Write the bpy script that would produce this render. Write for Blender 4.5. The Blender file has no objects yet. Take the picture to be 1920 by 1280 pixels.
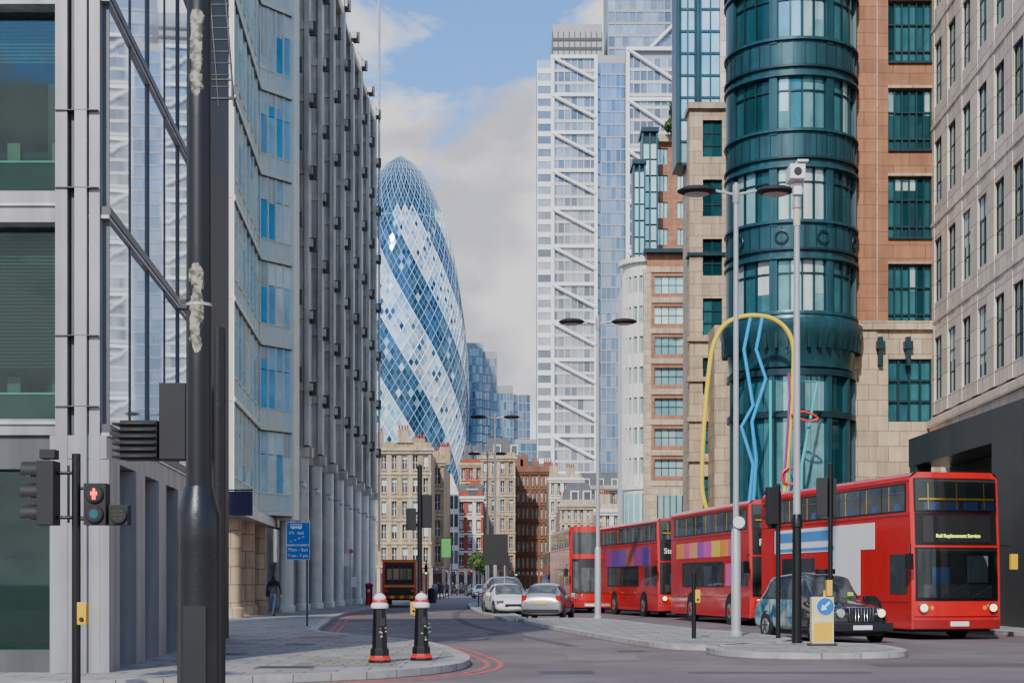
import bpy, bmesh, math, random
from mathutils import Vector, Matrix
R=random.Random(7)
F=2880.0; CH=1.45; HY=1095.0
def W(px,d): return (px-960)*d/F
def Z(py,d): return CH+(HY-py)*d/F
scn=bpy.context.scene
# ------------------------------------------------------------------ materials
def nn(nt,t,**k):
    n=nt.nodes.new(t)
    for a,b in k.items(): setattr(n,a,b)
    return n
MC={}
def mat(name,col,rough=.6,metal=0,namt=.18,nscale=1.5,streak=.0,bump=0,bscale=30,brick=None,horiz=False,island=0,col2=None,emit=0,coat=0,spec=.5,wavy=0):
    if name in MC: return MC[name]
    m=bpy.data.materials.new(name); m.use_nodes=True; nt=m.node_tree; L=nt.links
    b=nt.nodes['Principled BSDF']
    tc=nn(nt,'ShaderNodeTexCoord')
    c=nn(nt,'ShaderNodeRGB'); c.outputs[0].default_value=(*col,1); cur=c.outputs[0]
    def mix(a,bb,fac,mode='MIX'):
        x=nn(nt,'ShaderNodeMix',data_type='RGBA',blend_type=mode)
        if isinstance(fac,float): x.inputs[0].default_value=fac
        else: L.new(fac,x.inputs[0])
        L.new(a,x.inputs[6])
        if isinstance(bb,tuple): x.inputs[7].default_value=(*bb,1)
        else: L.new(bb,x.inputs[7])
        return x.outputs[2]
    if col2:
        if island:
            g=nn(nt,'ShaderNodeNewGeometry')
            rp=nn(nt,'ShaderNodeValToRGB'); rp.color_ramp.elements[0].position=max(0,.5-island/2); rp.color_ramp.elements[1].position=min(1,.5+island/2)
            L.new(g.outputs['Random Per Island'],rp.inputs[0]); cur=mix(cur,col2,rp.outputs[0])
        else:
            n2=nn(nt,'ShaderNodeTexNoise'); n2.inputs['Scale'].default_value=nscale*.35; n2.inputs['Detail'].default_value=4
            L.new(tc.outputs['Object'],n2.inputs['Vector'])
            rp=nn(nt,'ShaderNodeValToRGB'); rp.color_ramp.elements[0].position=.42; rp.color_ramp.elements[1].position=.6
            L.new(n2.outputs[0],rp.inputs[0]); cur=mix(cur,col2,rp.outputs[0])
    if brick:
        bw,bh,mc,ms=brick
        sx=nn(nt,'ShaderNodeSeparateXYZ'); L.new(tc.outputs['Object'],sx.inputs[0])
        cb=nn(nt,'ShaderNodeCombineXYZ')
        if horiz: L.new(sx.outputs[0],cb.inputs[0]); L.new(sx.outputs[1],cb.inputs[1])
        else:
            ad=nn(nt,'ShaderNodeMath',operation='ADD'); L.new(sx.outputs[0],ad.inputs[0]); L.new(sx.outputs[1],ad.inputs[1])
            L.new(ad.outputs[0],cb.inputs[0]); L.new(sx.outputs[2],cb.inputs[1])
        br=nn(nt,'ShaderNodeTexBrick'); L.new(cb.outputs[0],br.inputs['Vector'])
        br.inputs['Scale'].default_value=1; br.inputs['Brick Width'].default_value=bw; br.inputs['Row Height'].default_value=bh
        br.inputs['Mortar Size'].default_value=ms; br.inputs['Mortar Smooth'].default_value=.1; br.inputs['Bias'].default_value=0
        br.inputs['Color1'].default_value=(.84,.84,.84,1); br.inputs['Color2'].default_value=(1.12,1.12,1.12,1); br.inputs['Mortar'].default_value=(1,1,1,1)
        cur=mix(cur,br.outputs[0],1.0,'MULTIPLY'); cur=mix(cur,mc,br.outputs['Fac'])
    if namt:
        n=nn(nt,'ShaderNodeTexNoise'); n.inputs['Scale'].default_value=nscale; n.inputs['Detail'].default_value=5; n.inputs['Roughness'].default_value=.65
        L.new(tc.outputs['Object'],n.inputs['Vector'])
        mr=nn(nt,'ShaderNodeMapRange'); mr.inputs['From Min'].default_value=.3; mr.inputs['From Max'].default_value=.7
        mr.inputs['To Min'].default_value=1-namt; mr.inputs['To Max'].default_value=1+namt; L.new(n.outputs[0],mr.inputs[0])
        cur=mix(cur,mr.outputs[0],1.0,'MULTIPLY')
    if streak:
        mp=nn(nt,'ShaderNodeMapping'); mp.inputs['Scale'].default_value=(3,3,.12); L.new(tc.outputs['Object'],mp.inputs[0])
        n=nn(nt,'ShaderNodeTexNoise'); n.inputs['Scale'].default_value=1.2; n.inputs['Detail'].default_value=4; L.new(mp.outputs[0],n.inputs['Vector'])
        mr=nn(nt,'ShaderNodeMapRange'); mr.inputs['From Min'].default_value=.35; mr.inputs['From Max'].default_value=.65
        mr.inputs['To Min'].default_value=1-streak; mr.inputs['To Max'].default_value=1.05; L.new(n.outputs[0],mr.inputs[0])
        cur=mix(cur,mr.outputs[0],1.0,'MULTIPLY')
    L.new(cur,b.inputs['Base Color'])
    b.inputs['Roughness'].default_value=rough; b.inputs['Metallic'].default_value=metal
    b.inputs['Specular IOR Level'].default_value=spec; b.inputs['Coat Weight'].default_value=coat; b.inputs['Coat Roughness'].default_value=.05
    if emit: L.new(cur,b.inputs['Emission Color']); b.inputs['Emission Strength'].default_value=emit
    if bump or wavy:
        n=nn(nt,'ShaderNodeTexNoise'); n.inputs['Scale'].default_value=bscale if bump else .7; n.inputs['Detail'].default_value=3 if bump else 1
        L.new(tc.outputs['Object'],n.inputs['Vector'])
        bp=nn(nt,'ShaderNodeBump'); bp.inputs['Strength'].default_value=bump or wavy; bp.inputs['Distance'].default_value=.02 if bump else .05
        L.new(n.outputs[0],bp.inputs['Height']); L.new(bp.outputs[0],b.inputs['Normal'])
    MC[name]=m; return m
def clearglass(name,tint,fac):
    m=bpy.data.materials.new(name); m.use_nodes=True; nt=m.node_tree; nt.nodes.clear()
    o=nn(nt,'ShaderNodeOutputMaterial'); t=nn(nt,'ShaderNodeBsdfTransparent'); t.inputs[0].default_value=(*tint,1)
    g=nn(nt,'ShaderNodeBsdfGlossy'); g.inputs['Roughness'].default_value=.02; g.inputs[0].default_value=(.9,.95,1,1)
    fr=nn(nt,'ShaderNodeLayerWeight'); fr.inputs[0].default_value=fac
    mx=nn(nt,'ShaderNodeMixShader'); nt.links.new(fr.outputs['Fresnel'],mx.inputs[0]); nt.links.new(t.outputs[0],mx.inputs[1]); nt.links.new(g.outputs[0],mx.inputs[2])
    nt.links.new(mx.outputs[0],o.inputs[0]); return m
M_asph=mat('asphalt',(.135,.108,.112),.85,namt=.2,nscale=.6,bump=.35,bscale=60,col2=(.175,.145,.145))
M_ground=mat('ground_mat',(.10,.095,.09),.9,namt=.2)
M_pave=mat('paving',(.29,.28,.26),.75,namt=.25,nscale=.8,bump=.15,bscale=25,brick=(.9,.6,(.09,.088,.08),.02),horiz=True)
M_kerb=mat('granite_kerb',(.35,.34,.32),.7,namt=.25,nscale=3,brick=(.9,50,(.12,.11,.1),.015))
M_redline=mat('red_line_paint',(.42,.10,.08),.7,namt=.4,nscale=5)
M_yel_line=mat('yellow_line_paint',(.5,.36,.1),.7,namt=.4,nscale=5)
M_whiteline=mat('white_line_paint',(.55,.54,.52),.7,namt=.35,nscale=4)
M_iron=mat('cast_iron',(.05,.05,.05),.5,metal=.4,bump=.5,bscale=15)
M_black=mat('black_paint',(.008,.008,.009),.35,namt=.3,nscale=6,bump=.08,bscale=30)
M_blackm=mat('black_matt',(.012,.012,.013),.65)
M_dark=mat('dark_void',(.010,.012,.013),.5)
M_gsteel=mat('grey_cladding',(.33,.325,.33),.42,metal=.2,namt=.12,nscale=.8,streak=.3)
M_gsteel2=mat('grey_cladding_dark',(.09,.095,.10),.45,metal=.2,namt=.12,streak=.2)
M_lsteel=mat('light_steel',(.5,.52,.53),.38,metal=.4,namt=.1,streak=.15)
M_polew=mat('pole_grey',(.46,.48,.5),.4,metal=.3,namt=.08,streak=.1)
M_conc=mat('exo_concrete',(.66,.65,.55),.65,namt=.22,nscale=.8,streak=.4,bump=.2)
M_concd=mat('exo_dark_panel',(.07,.075,.07),.6,namt=.2,streak=.2)  # dark panel tone for gap strips, brackets, fire screens and roof block frames
M_colst=mat('column_steel',(.76,.78,.70),.4,metal=.0,namt=.12,streak=.2)
M_glA=mat('glass_reflective_pale',(.86,.88,.93),.03,metal=.85,namt=.05,island=.9,col2=(.50,.62,.76),wavy=.03)
M_glG=mat('glass_green_dark',(.008,.035,.025),.05,namt=.3,spec=.6)
M_glB=mat('glass_cyan',(.70,.92,.94),.06,metal=.1,namt=.12,nscale=.3,island=.6,col2=(.86,.92,.80),wavy=.1)
M_glB2=mat('glass_blue_clear',(.06,.46,.78),.05,metal=.08,namt=.3,nscale=.5,island=.8,col2=(.66,.92,.95),wavy=.1)
M_glB3=mat('glass_cyan_pale',(.08,.50,.82),.05,metal=.05,namt=.3,nscale=.5,island=.8,col2=(.80,.95,.92),wavy=.1)
M_frB=mat('mullion_greenwhite',(.76,.82,.66),.4,metal=.0,namt=.08)
M_glC=mat('glass_office_dark',(.03,.05,.065),.06,metal=.4,namt=.3,island=.6,col2=(.12,.16,.18),wavy=.15)
M_teal=mat('teal_metal',(.024,.098,.125),.35,metal=.3,namt=.2,nscale=1.2,streak=.35)
M_teal2=mat('teal_metal_dark',(.010,.042,.055),.4,metal=.3,namt=.15,streak=.2)
M_glT=mat('glass_teal',(.04,.22,.26),.05,metal=.45,namt=.25,nscale=.8,island=.5,col2=(.26,.56,.60),wavy=.2)
M_glTd=mat('glass_teal_deep',(.008,.06,.072),.05,metal=.3,namt=.25,nscale=.8,island=.5,col2=(.04,.18,.21),wavy=.2)
M_glT2=mat('glass_teal_bright',(.33,.66,.70),.06,metal=.5,namt=.2,nscale=.5,island=.8,col2=(.66,.88,.86),wavy=.2)
M_curt=mat('curtain_blind',(.60,.68,.64),.7,namt=.12,streak=.25)
M_brown=mat('terracotta_stone',(.35,.145,.068),.55,namt=.2,nscale=1,brick=(1.5,.62,(.13,.06,.035),.018),streak=.18)
M_beige=mat('beige_stone',(.52,.39,.255),.6,namt=.16,nscale=1.5,brick=(1.05,.72,(.20,.15,.105),.02),streak=.2)
M_beigeJ=mat('pale_pink_stone',(.76,.63,.50),.6,namt=.1,nscale=1.5,brick=(1.3,1.1,(.30,.25,.21),.02),streak=.1)
M_dbrown=mat('dark_bronze_panel',(.040,.036,.038),.4,metal=.3,brick=(1.6,2.4,(.02,.018,.018),.02))
M_whitest=mat('white_stone',(.74,.73,.66),.6,namt=.1,streak=.15)
M_vic=mat('victorian_stone',(.46,.33,.19),.75,namt=.3,nscale=.4,streak=.45)
M_vic2=mat('victorian_stone_pale',(.52,.42,.29),.75,namt=.25,nscale=.4,streak=.4)
M_redbr=mat('red_brick',(.34,.075,.035),.8,namt=.25,nscale=.5,streak=.2)
M_brbr=mat('brown_brick',(.20,.09,.05),.8,namt=.25,nscale=.5)
M_wtrim=mat('white_trim',(.68,.66,.6),.6,namt=.15)
M_slate=mat('slate_roof',(.11,.115,.125),.7,namt=.2)
M_glV=mat('old_window_glass',(.03,.04,.05),.1,namt=.2,island=.8,col2=(.13,.15,.16))
M_shop=mat('shopfront_dark',(.03,.03,.035),.3,namt=.3,island=.8,col2=(.12,.06,.05))
M_shopl=mat('shop_sign',(.1,.16,.3),.5,namt=.3,island=.8,col2=(.4,.12,.08))
M_hw=mat('white_steel_frame',(.84,.84,.82),.4,namt=.04)
M_glH=mat('glass_tower_grey',(.17,.21,.25),.07,metal=.5,namt=.3,nscale=.12,island=.8,col2=(.48,.52,.54))
M_glHb=mat('glass_tower_blue',(.12,.24,.40),.05,metal=.65,namt=.35,nscale=.06,island=.8,col2=(.32,.43,.56))
M_hgrey=mat('tower_grey_louvre',(.32,.33,.35),.5,metal=.2,namt=.1)
M_ghL=mat('curved_tower_glass_light',(.18,.46,.70),.08,metal=.5,namt=.25,nscale=.05,island=.9,col2=(.68,.82,.90))
M_ghD=mat('curved_tower_glass_dark',(.010,.055,.12),.06,metal=.5,namt=.3,nscale=.05,island=.9,col2=(.045,.16,.30))
M_ghF=mat('curved_tower_frame',(.82,.86,.88),.45,namt=.05)
M_ghFd=mat('curved_tower_frame_dark',(.34,.47,.58),.45,namt=.05)  # darker, bluer lattice tone on the dark glass bands and top
M_glW=mat('far_tower_glass',(.07,.20,.34),.08,metal=.6,namt=.2,nscale=.05,island=.9,col2=(.24,.44,.58))
M_red=mat('bus_red',(.56,.009,.011),.22,namt=.08,nscale=1,coat=.6)
M_redd=mat('bus_red_dark',(.28,.01,.012),.4,namt=.12)
M_busgl=mat('vehicle_glass',(.02,.027,.03),.04,namt=.3,spec=.9,island=.9,col2=(.09,.10,.105),wavy=.1)
M_clear=clearglass('windscreen_clear',(.8,.87,.85),.35)
M_shopg=clearglass('window_clear',(.66,.84,.78),.35)
M_tyre=mat('tyre_rubber',(.018,.018,.018),.8)
M_rim=mat('wheel_rim',(.4,.4,.41),.35,metal=.7)
M_chrome=mat('chrome',(.6,.6,.62),.12,metal=1,namt=0)
M_yel=mat('yellow_paint',(.72,.42,.015),.45,namt=.1)
M_yell=mat('sculpture_yellow',(.80,.60,.04),.4,namt=.06)
M_blu=mat('sculpture_blue',(.02,.32,.66),.4,namt=.06)
M_tea=mat('sculpture_teal',(.03,.50,.55),.4,namt=.06)
M_sred=mat('sculpture_red',(.65,.03,.03),.4,namt=.06)
M_purp=mat('sculpture_purple',(.28,.04,.25),.4,namt=.06)
M_white=mat('white_paint',(.78,.78,.77),.4,namt=.06)
M_sblue=mat('sign_blue',(.0,.15,.50),.4,namt=.05)
M_sred2=mat('sign_red',(.55,.025,.02),.45,namt=.1)
M_lamp=mat('warm_headlamp',(1,.72,.35),.3,emit=2,namt=0)
M_redlit=mat('signal_red_lit',(1,.03,.02),.3,emit=4,namt=0)
M_grnlit=mat('signal_green_lit',(.05,1,.5),.3,emit=2.5,namt=0)
M_led=mat('led_amber_green',(.85,1,.15),.3,emit=1.6,namt=0)
M_tail=mat('tail_lamp',(.5,.01,.01),.2,namt=0)
M_lens=mat('lens_dark',(.02,.02,.022),.08,namt=0)
M_green=mat('banner_green',(.05,.30,.05),.6,namt=.15)
# ------------------------------------------------------------------ builder
class B:
    def __init__(s,name): s.name=name; s.parts={}; s.M=Matrix.Identity(4); s.kids=[]
    def frame(s,p0=None,p1=None):
        if p0 is None: s.M=Matrix.Identity(4); return 0
        u=Vector((p1[0]-p0[0],p1[1]-p0[1],0)); l=u.length; u.normalize(); n=Vector((u.y,-u.x,0))
        s.M=Matrix(((u.x,n.x,0,p0[0]),(u.y,n.y,0,p0[1]),(0,0,1,0),(0,0,0,1))); return l
    def add(s,part,m,vs,fs):
        V,Fc=s.parts.setdefault((part,m.name),([],[])); o=len(V)
        V.extend([tuple(s.M@Vector(v)) for v in vs]); Fc.extend([tuple(i+o for i in f) for f in fs])
    def box(s,part,m,a0,a1,b0,b1,c0,c1):
        vs=[(a0,b0,c0),(a1,b0,c0),(a1,b1,c0),(a0,b1,c0),(a0,b0,c1),(a1,b0,c1),(a1,b1,c1),(a0,b1,c1)]
        s.add(part,m,vs,[(0,3,2,1),(4,5,6,7),(0,1,5,4),(1,2,6,5),(2,3,7,6),(3,0,4,7)])
    def prism(s,part,m,poly,z0,z1):
        n=len(poly); vs=[(x,y,z0) for x,y in poly]+[(x,y,z1) for x,y in poly]
        s.add(part,m,vs,[tuple(range(n))[::-1],tuple(range(n,2*n))]+[(i,(i+1)%n,n+(i+1)%n,n+i) for i in range(n)])
    def vprism(s,part,m,poly,b0,b1):
        n=len(poly); vs=[(x,b0,z) for x,z in poly]+[(x,b1,z) for x,z in poly]
        s.add(part,m,vs,[tuple(range(n)),tuple(range(n,2*n))[::-1]]+[(i,(i+1)%n,n+(i+1)%n,n+i) for i in range(n)])
    def lathe(s,part,m,c,prof,seg=24,sx=1,sy=1):
        vs=[];fs=[]
        for r,z in prof:
            for k in range(seg):
                a=2*math.pi*k/seg; vs.append((c[0]+r*math.cos(a)*sx,c[1]+r*math.sin(a)*sy,c[2]+z))
        for j in range(len(prof)-1):
            for k in range(seg):
                k2=(k+1)%seg; fs.append((j*seg+k,j*seg+k2,(j+1)*seg+k2,(j+1)*seg+k))
        fs.append(tuple(range(seg))[::-1]); o=(len(prof)-1)*seg; fs.append(tuple(range(o,o+seg)))
        s.add(part,m,vs,fs)
    def tube(s,part,m,pts,r,seg=10,closed=False):
        pts=[Vector(p) for p in pts]; n=len(pts); vs=[];fs=[]; up=None
        for i,p in enumerate(pts):
            if closed: t=pts[(i+1)%n]-pts[i-1]
            else: t=pts[min(i+1,n-1)]-pts[max(i-1,0)]
            t.normalize()
            if up is None: up=Vector((0,1,0)) if abs(t.y)<.8 else Vector((0,0,1))
            a=t.cross(up).normalized(); bb=a.cross(t).normalized(); up=bb
            rr=r[i] if isinstance(r,(list,tuple)) else r
            for k in range(seg):
                th=2*math.pi*k/seg; vs.append(p+a*(rr*math.cos(th))+bb*(rr*math.sin(th)))
        for i in range(n if closed else n-1):
            j=(i+1)%n
            for k in range(seg): k2=(k+1)%seg; fs.append((i*seg+k,i*seg+k2,j*seg+k2,j*seg+k))
        if not closed: fs.append(tuple(range(seg))[::-1]); fs.append(tuple(range((n-1)*seg,n*seg)))
        s.add(part,m,vs,fs)
    def disc(s,part,m,c,r,t=.02,axis='y',seg=24):
        a={'y':((0,-t/2,0),(0,t/2,0)),'x':((-t/2,0,0),(t/2,0,0)),'z':((0,0,-t/2),(0,0,t/2))}[axis]
        c=Vector(c); s.tube(part,m,[c+Vector(a[0]),c+Vector(a[1])],r,seg)
    def arc(s,part,m,c,r0,r1,a0,a1,z0,z1,seg=6):
        vs=[]
        for k in range(seg+1):
            a=math.radians(a0+(a1-a0)*k/seg); ca,sa=math.cos(a),math.sin(a)
            for r,z in ((r0,z0),(r1,z0),(r1,z1),(r0,z1)): vs.append((c[0]+r*ca,c[1]+r*sa,z))
        fs=[(0,1,2,3),tuple(seg*4+i for i in (3,2,1,0))]
        for k in range(seg):
            for i in range(4): j=(i+1)%4; fs.append((k*4+i,(k+1)*4+i,(k+1)*4+j,k*4+j))
        s.add(part,m,vs,fs)
    def text(s,part,m,body,loc,rot,size,align='CENTER'):
        s.kids.append((part,m,body,loc,rot,size,align))
    def finish(s,loc=(0,0,0),rz=0,bevel=0,scale=1):
        e=bpy.data.objects.new(s.name,None); scn.collection.objects.link(e); e.empty_display_size=.5
        for (part,mn),(V,Fc) in s.parts.items():
            me=bpy.data.meshes.new(part); me.from_pydata(V,[],Fc); me.materials.append(bpy.data.materials[mn])
            bm=bmesh.new(); bm.from_mesh(me); bmesh.ops.recalc_face_normals(bm,faces=bm.faces)
            bm.to_mesh(me); bm.free()
            for p in me.polygons: p.use_smooth=True
            me.set_sharp_from_angle(angle=math.radians(32))
            o=bpy.data.objects.new(part,me); scn.collection.objects.link(o); o.parent=e
            if bevel:
                bv=o.modifiers.new('bevel','BEVEL'); bv.width=bevel; bv.segments=2; bv.limit_method='ANGLE'; bv.angle_limit=math.radians(40)
        for part,m,body,l,r,sz,al in s.kids:
            cu=bpy.data.curves.new(part,'FONT'); cu.body=body; cu.size=sz; cu.align_x=al; cu.align_y='CENTER'; cu.extrude=.003; cu.offset=sz*.012
            cu.materials.append(m); o=bpy.data.objects.new(part,cu); scn.collection.objects.link(o); o.parent=e; o.location=l; o.rotation_euler=r
        e.location=loc; e.rotation_euler=(0,0,rz); e.scale=(scale,)*3
        return e
def grid(b,p0,p1,z0,z1,nb,nf,ww,wh,dep,wall,glass,frame,mx=1,my=1,sill=.3,body=6,wcol='walls',mw=.05,blind=0,fp=.07,bodymat=None):
    L=b.frame(p0,p1); bay=L/nb; fl=(z1-z0)/nf
    b.box('structure',bodymat or M_dark,0.01,L-.01,-body,-dep-.3,z0+.01,z1-.05)
    b.box('structure',M_dark,0.02,L-.02,-dep-.29,-dep-.08,z0+.01,z1-.05)
    pw=bay*(1-ww)/2
    for i in range(nb+1):
        a0=max(0,i*bay-pw); a1=min(L,i*bay+pw)
        b.box(wcol,wall,a0,a1,-dep-.1,0,z0,z1)
    for j in range(nf):
        s0=z0+fl*(j+sill); s1=s0+fl*wh
        b.box(wcol,wall,.012,L-.012,-dep-.1,-.02,z0+fl*j,s0)
        b.box(wcol,wall,.012,L-.012,-dep-.1,-.02,s1,z0+fl*(j+1)-.001)
        for i in range(nb):
            a0=i*bay+pw; a1=(i+1)*bay-pw
            for q in range(mx):
                c0=a0+(a1-a0)*q/mx; c1=a0+(a1-a0)*(q+1)/mx
                b.box('windows',glass,c0+.001,c1-.001,-dep-.05,-dep,s0-.01,s1+.01)
            for q in range(mx+1):
                c=a0+(a1-a0)*q/mx; b.box('window_frames',frame,c-mw/2,c+mw/2,-dep,-dep+fp,s0,s1)
            for q in range(my+1):
                c=s0+(s1-s0)*q/my; b.box('window_frames',frame,a0,a1,-dep,-dep+fp*.85,c-mw/2,c+mw/2)
            if blind and R.random()<blind:
                h=(s1-s0)*R.choice((.3,.5,.8)); b.box('blinds',M_curt,a0+.02,a1-.02,-dep+.001,-dep+.008,s1-h,s1)
    return L
# ------------------------------------------------------------------ camera, world, sun
cd=bpy.data.cameras.new('camera'); cam=bpy.data.objects.new('camera',cd); scn.collection.objects.link(cam); scn.camera=cam
cam.location=(0,0,CH); cam.rotation_euler=(math.radians(90),0,0); cd.sensor_width=36; cd.lens=36*F/1920; cd.shift_y=(HY-640)/1920; cd.clip_end=6000; cd.clip_start=.1
SE,SR=math.radians(36),math.radians(196)
w=bpy.data.worlds.new('World'); scn.world=w; w.use_nodes=True; nt=w.node_tree; nt.nodes.clear(); L=nt.links
out=nn(nt,'ShaderNodeOutputWorld'); bg=nn(nt,'ShaderNodeBackground'); bg.inputs[1].default_value=.15
sky=nn(nt,'ShaderNodeTexSky',sky_type='NISHITA',sun_disc=False); sky.sun_elevation=SE; sky.sun_rotation=SR; sky.air_density=1.0; sky.dust_density=.5; sky.ozone_density=1.6
tc=nn(nt,'ShaderNodeTexCoord'); mp=nn(nt,'ShaderNodeMapping'); mp.inputs['Scale'].default_value=(1,1,1.7); mp.inputs['Location'].default_value=(.62,.1,.33)
L.new(tc.outputs['Generated'],mp.inputs[0])
n1=nn(nt,'ShaderNodeTexNoise'); n1.inputs['Scale'].default_value=8.5; n1.inputs['Detail'].default_value=8; n1.inputs['Roughness'].default_value=.55; n1.inputs['Distortion'].default_value=.3
L.new(mp.outputs[0],n1.inputs['Vector'])
sp=nn(nt,'ShaderNodeSeparateXYZ'); L.new(tc.outputs['Generated'],sp.inputs[0])
zz=nn(nt,'ShaderNodeMapRange'); zz.inputs['From Min'].default_value=.19; zz.inputs['From Max'].default_value=.36; zz.inputs['To Min'].default_value=.14; zz.inputs['To Max'].default_value=-.06; L.new(sp.outputs[2],zz.inputs[0])
ad=nn(nt,'ShaderNodeMath',operation='ADD'); L.new(n1.outputs[0],ad.inputs[0]); L.new(zz.outputs[0],ad.inputs[1])
rp=nn(nt,'ShaderNodeValToRGB'); rp.color_ramp.elements[0].position=.44; rp.color_ramp.elements[1].position=.55; L.new(ad.outputs[0],rp.inputs[0])
n2=nn(nt,'ShaderNodeTexNoise'); n2.inputs['Scale'].default_value=10; n2.inputs['Detail'].default_value=7; n2.inputs['Distortion'].default_value=.4; L.new(mp.outputs[0],n2.inputs['Vector'])
r2=nn(nt,'ShaderNodeValToRGB'); e=r2.color_ramp.elements; e[0].position=.38; e[0].color=(6.2,6.2,7.2,1); e[1].position=.54; e[1].color=(10.6,10.4,10.6,1); L.new(n2.outputs[0],r2.inputs[0])
bg.inputs[1].default_value=.15
skb=nn(nt,'ShaderNodeMix',data_type='RGBA',blend_type='MULTIPLY'); skb.inputs[0].default_value=1; skb.inputs[7].default_value=(.72,1.2,1.85,1); L.new(sky.outputs[0],skb.inputs[6])
mx=nn(nt,'ShaderNodeMix',data_type='RGBA'); mx.clamp_factor=True; mx.clamp_result=False; L.new(rp.outputs[0],mx.inputs[0]); L.new(skb.outputs[2],mx.inputs[6])
# the colour ramp clamps at 1, so carry cloud brightness as a scaled vector
for el,c in zip(e,((.60,.60,.70,1),(1,.985,.995,1))): el.color=c
cs=nn(nt,'ShaderNodeVectorMath',operation='SCALE'); L.new(r2.outputs[0],cs.inputs[0]); cs.inputs['Scale'].default_value=8.2
L.new(cs.outputs[0],mx.inputs[7])
L.new(mx.outputs[2],bg.inputs[0]); L.new(bg.outputs[0],out.inputs[0])
sd=bpy.data.lights.new('sun','SUN'); sd.energy=4.4; sd.angle=math.radians(1.5); sd.color=(1,.94,.84); so=bpy.data.objects.new('sun',sd); scn.collection.objects.link(so)
dv=Vector((math.sin(SR)*math.cos(SE),math.cos(SR)*math.cos(SE),math.sin(SE))); so.rotation_euler=dv.to_track_quat('Z','Y').to_euler(); so.location=(0,-20,60)
# ------------------------------------------------------------------ ground
def cat(pts,k=5):
    P=[Vector(p) for p in pts]; o=[]
    for i in range(len(P)-1):
        a=P[max(i-1,0)];b_=P[i];c=P[i+1];d=P[min(i+2,len(P)-1)]
        for q in range(k):
            t=q/k; o.append(.5*((2*b_)+(c-a)*t+(2*a-5*b_+4*c-d)*t*t+(3*b_-a-3*c+d)*t**3))
    o.append(P[-1]); return o
def ribbon(b,part,m,pts,o0,o1,z0,z1,closed=False):
    P=[Vector((p[0],p[1])) for p in pts]; n=len(P); vs=[];fs=[]
    for i,p in enumerate(P):
        t=(P[(i+1)%n]-P[i-1]) if closed else (P[min(i+1,n-1)]-P[max(i-1,0)]); t.normalize(); q=Vector((t.y,-t.x))
        for o,z in ((o0,z0),(o1,z0),(o1,z1),(o0,z1)): vs.append((p.x+q.x*o,p.y+q.y*o,z))
    for i in range(n if closed else n-1):
        j=(i+1)%n
        for k in range(4): l=(k+1)%4; fs.append((i*4+k,j*4+k,j*4+l,i*4+l))
    b.add(part,m,vs,fs)
b=B('ground'); b.prism('ground_sheet',M_ground,[(3500*math.cos(k*math.pi/16),3500*math.sin(k*math.pi/16)) for k in range(32)],-.3,-.004); b.finish()
b=B('road'); b.prism('carriageway',M_asph,[(-60,-40),(60,-40),(60,10),(22,30),(14,60),(14,300),(-12,300),(-12,40),(-60,40)],-.2,0.0)
LK=[(-9.5,240),(-7.9,181),(-8.0,130),(-8.2,87),(-7.5,66),(-6.6,55),(-6.05,48.5),(-5.6,44.5),(-4.6,41.6),(-3.3,38.9),(-2.14,36.3),(-1.5,33.5),(-1.05,30.5),(-.78,27.9),(-.95,25.7),(-1.7,24),(-2.8,22.9),(-5,21.5),(-9,19.8),(-20,17)]
lk=cat(LK,6)
for o in (.28,.52): ribbon(b,'red_route_lines',M_redline,lk,-o,-o-.11,.001,.006)
for k in range(9):
    y=46+k*5.2; x=-2.2-.055*(y-40)-(.02*(y-40) if y>60 else 0)
    b.box('lane_dashes',M_whiteline,x-.05,x+.05,y,y+1.6,.001,.005)
for k in range(10):
    x=-5.0+k*.32; b.box('studs',M_yel_line,x,x+.14,50.5+k*.9,50.75+k*.9,.001,.006)
M_patch=mat('asphalt_patch',(.085,.08,.083),.9,namt=.2,bump=.3,bscale=70); M_patch2=mat('asphalt_patch_pale',(.185,.165,.16),.9,namt=.2,bump=.3,bscale=70)
for x,y,sx,sy,m in ((1.8,29.5,1.4,2.2,M_patch2),(-.2,40,1.0,6,M_patch),(.9,24.9,.9,.9,M_iron),(2.6,33,.6,.7,M_iron),(-1.2,46,.7,.8,M_iron),(8.5,27,4,1.2,M_patch),(.3,60,1.2,9,M_patch2),(4.4,25,3,.5,M_patch)):
    b.box('patches' if m!=M_iron else 'covers',m,x-sx/2,x+sx/2,y,y+sy,.001,.005)
ribbon(b,'patches',M_patch,cat([(-1.8,120),(-2.6,80),(-1.6,58),(.2,45),(1.6,36)],6),0,.35,.001,.0045)
b.finish()
b=B('pavement'); b.prism('paving_slabs',M_pave,[(p.x-0,p.y) for p in lk]+[(-60,17),(-60,240)],-.1,.118)
ribbon(b,'kerb',M_kerb,lk,-.02,.26,-.1,.128)
M_tact=mat('tactile_paving',(.26,.22,.18),.8,namt=.15,brick=(.4,.4,(.1,.09,.08),.02),horiz=True)
b.box('tactile_strip',M_tact,-3.6,-1.9,25.2,27.4,.1,.123); b.box('tactile_strip',M_tact,-5.3,-4.2,38,40.2,.1,.123)
b.box('drain_cover',M_iron,-4.1,-3.2,24.4,25.0,.1,.124); b.box('drain_cover',M_iron,-6.0,-5.1,29,29.8,.1,.124); b.box('drain_cover',M_iron,-5.0,-4.4,34,34.5,.1,.124)
b.finish()
RK=cat([(30,14),(19,27),(15.6,36),(13.9,44),(12.1,54),(10.6,64),(9.0,76),(7.6,90),(6.9,110),(6.8,140),(7,200),(7,240)],5)
b=B('pavement'); b.prism('paving_slabs',M_pave,[(p.x,p.y) for p in RK]+[(70,240),(70,14)],-.1,.118); ribbon(b,'kerb',M_kerb,RK,-.02,.26,-.1,.128); b.finish()
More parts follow.
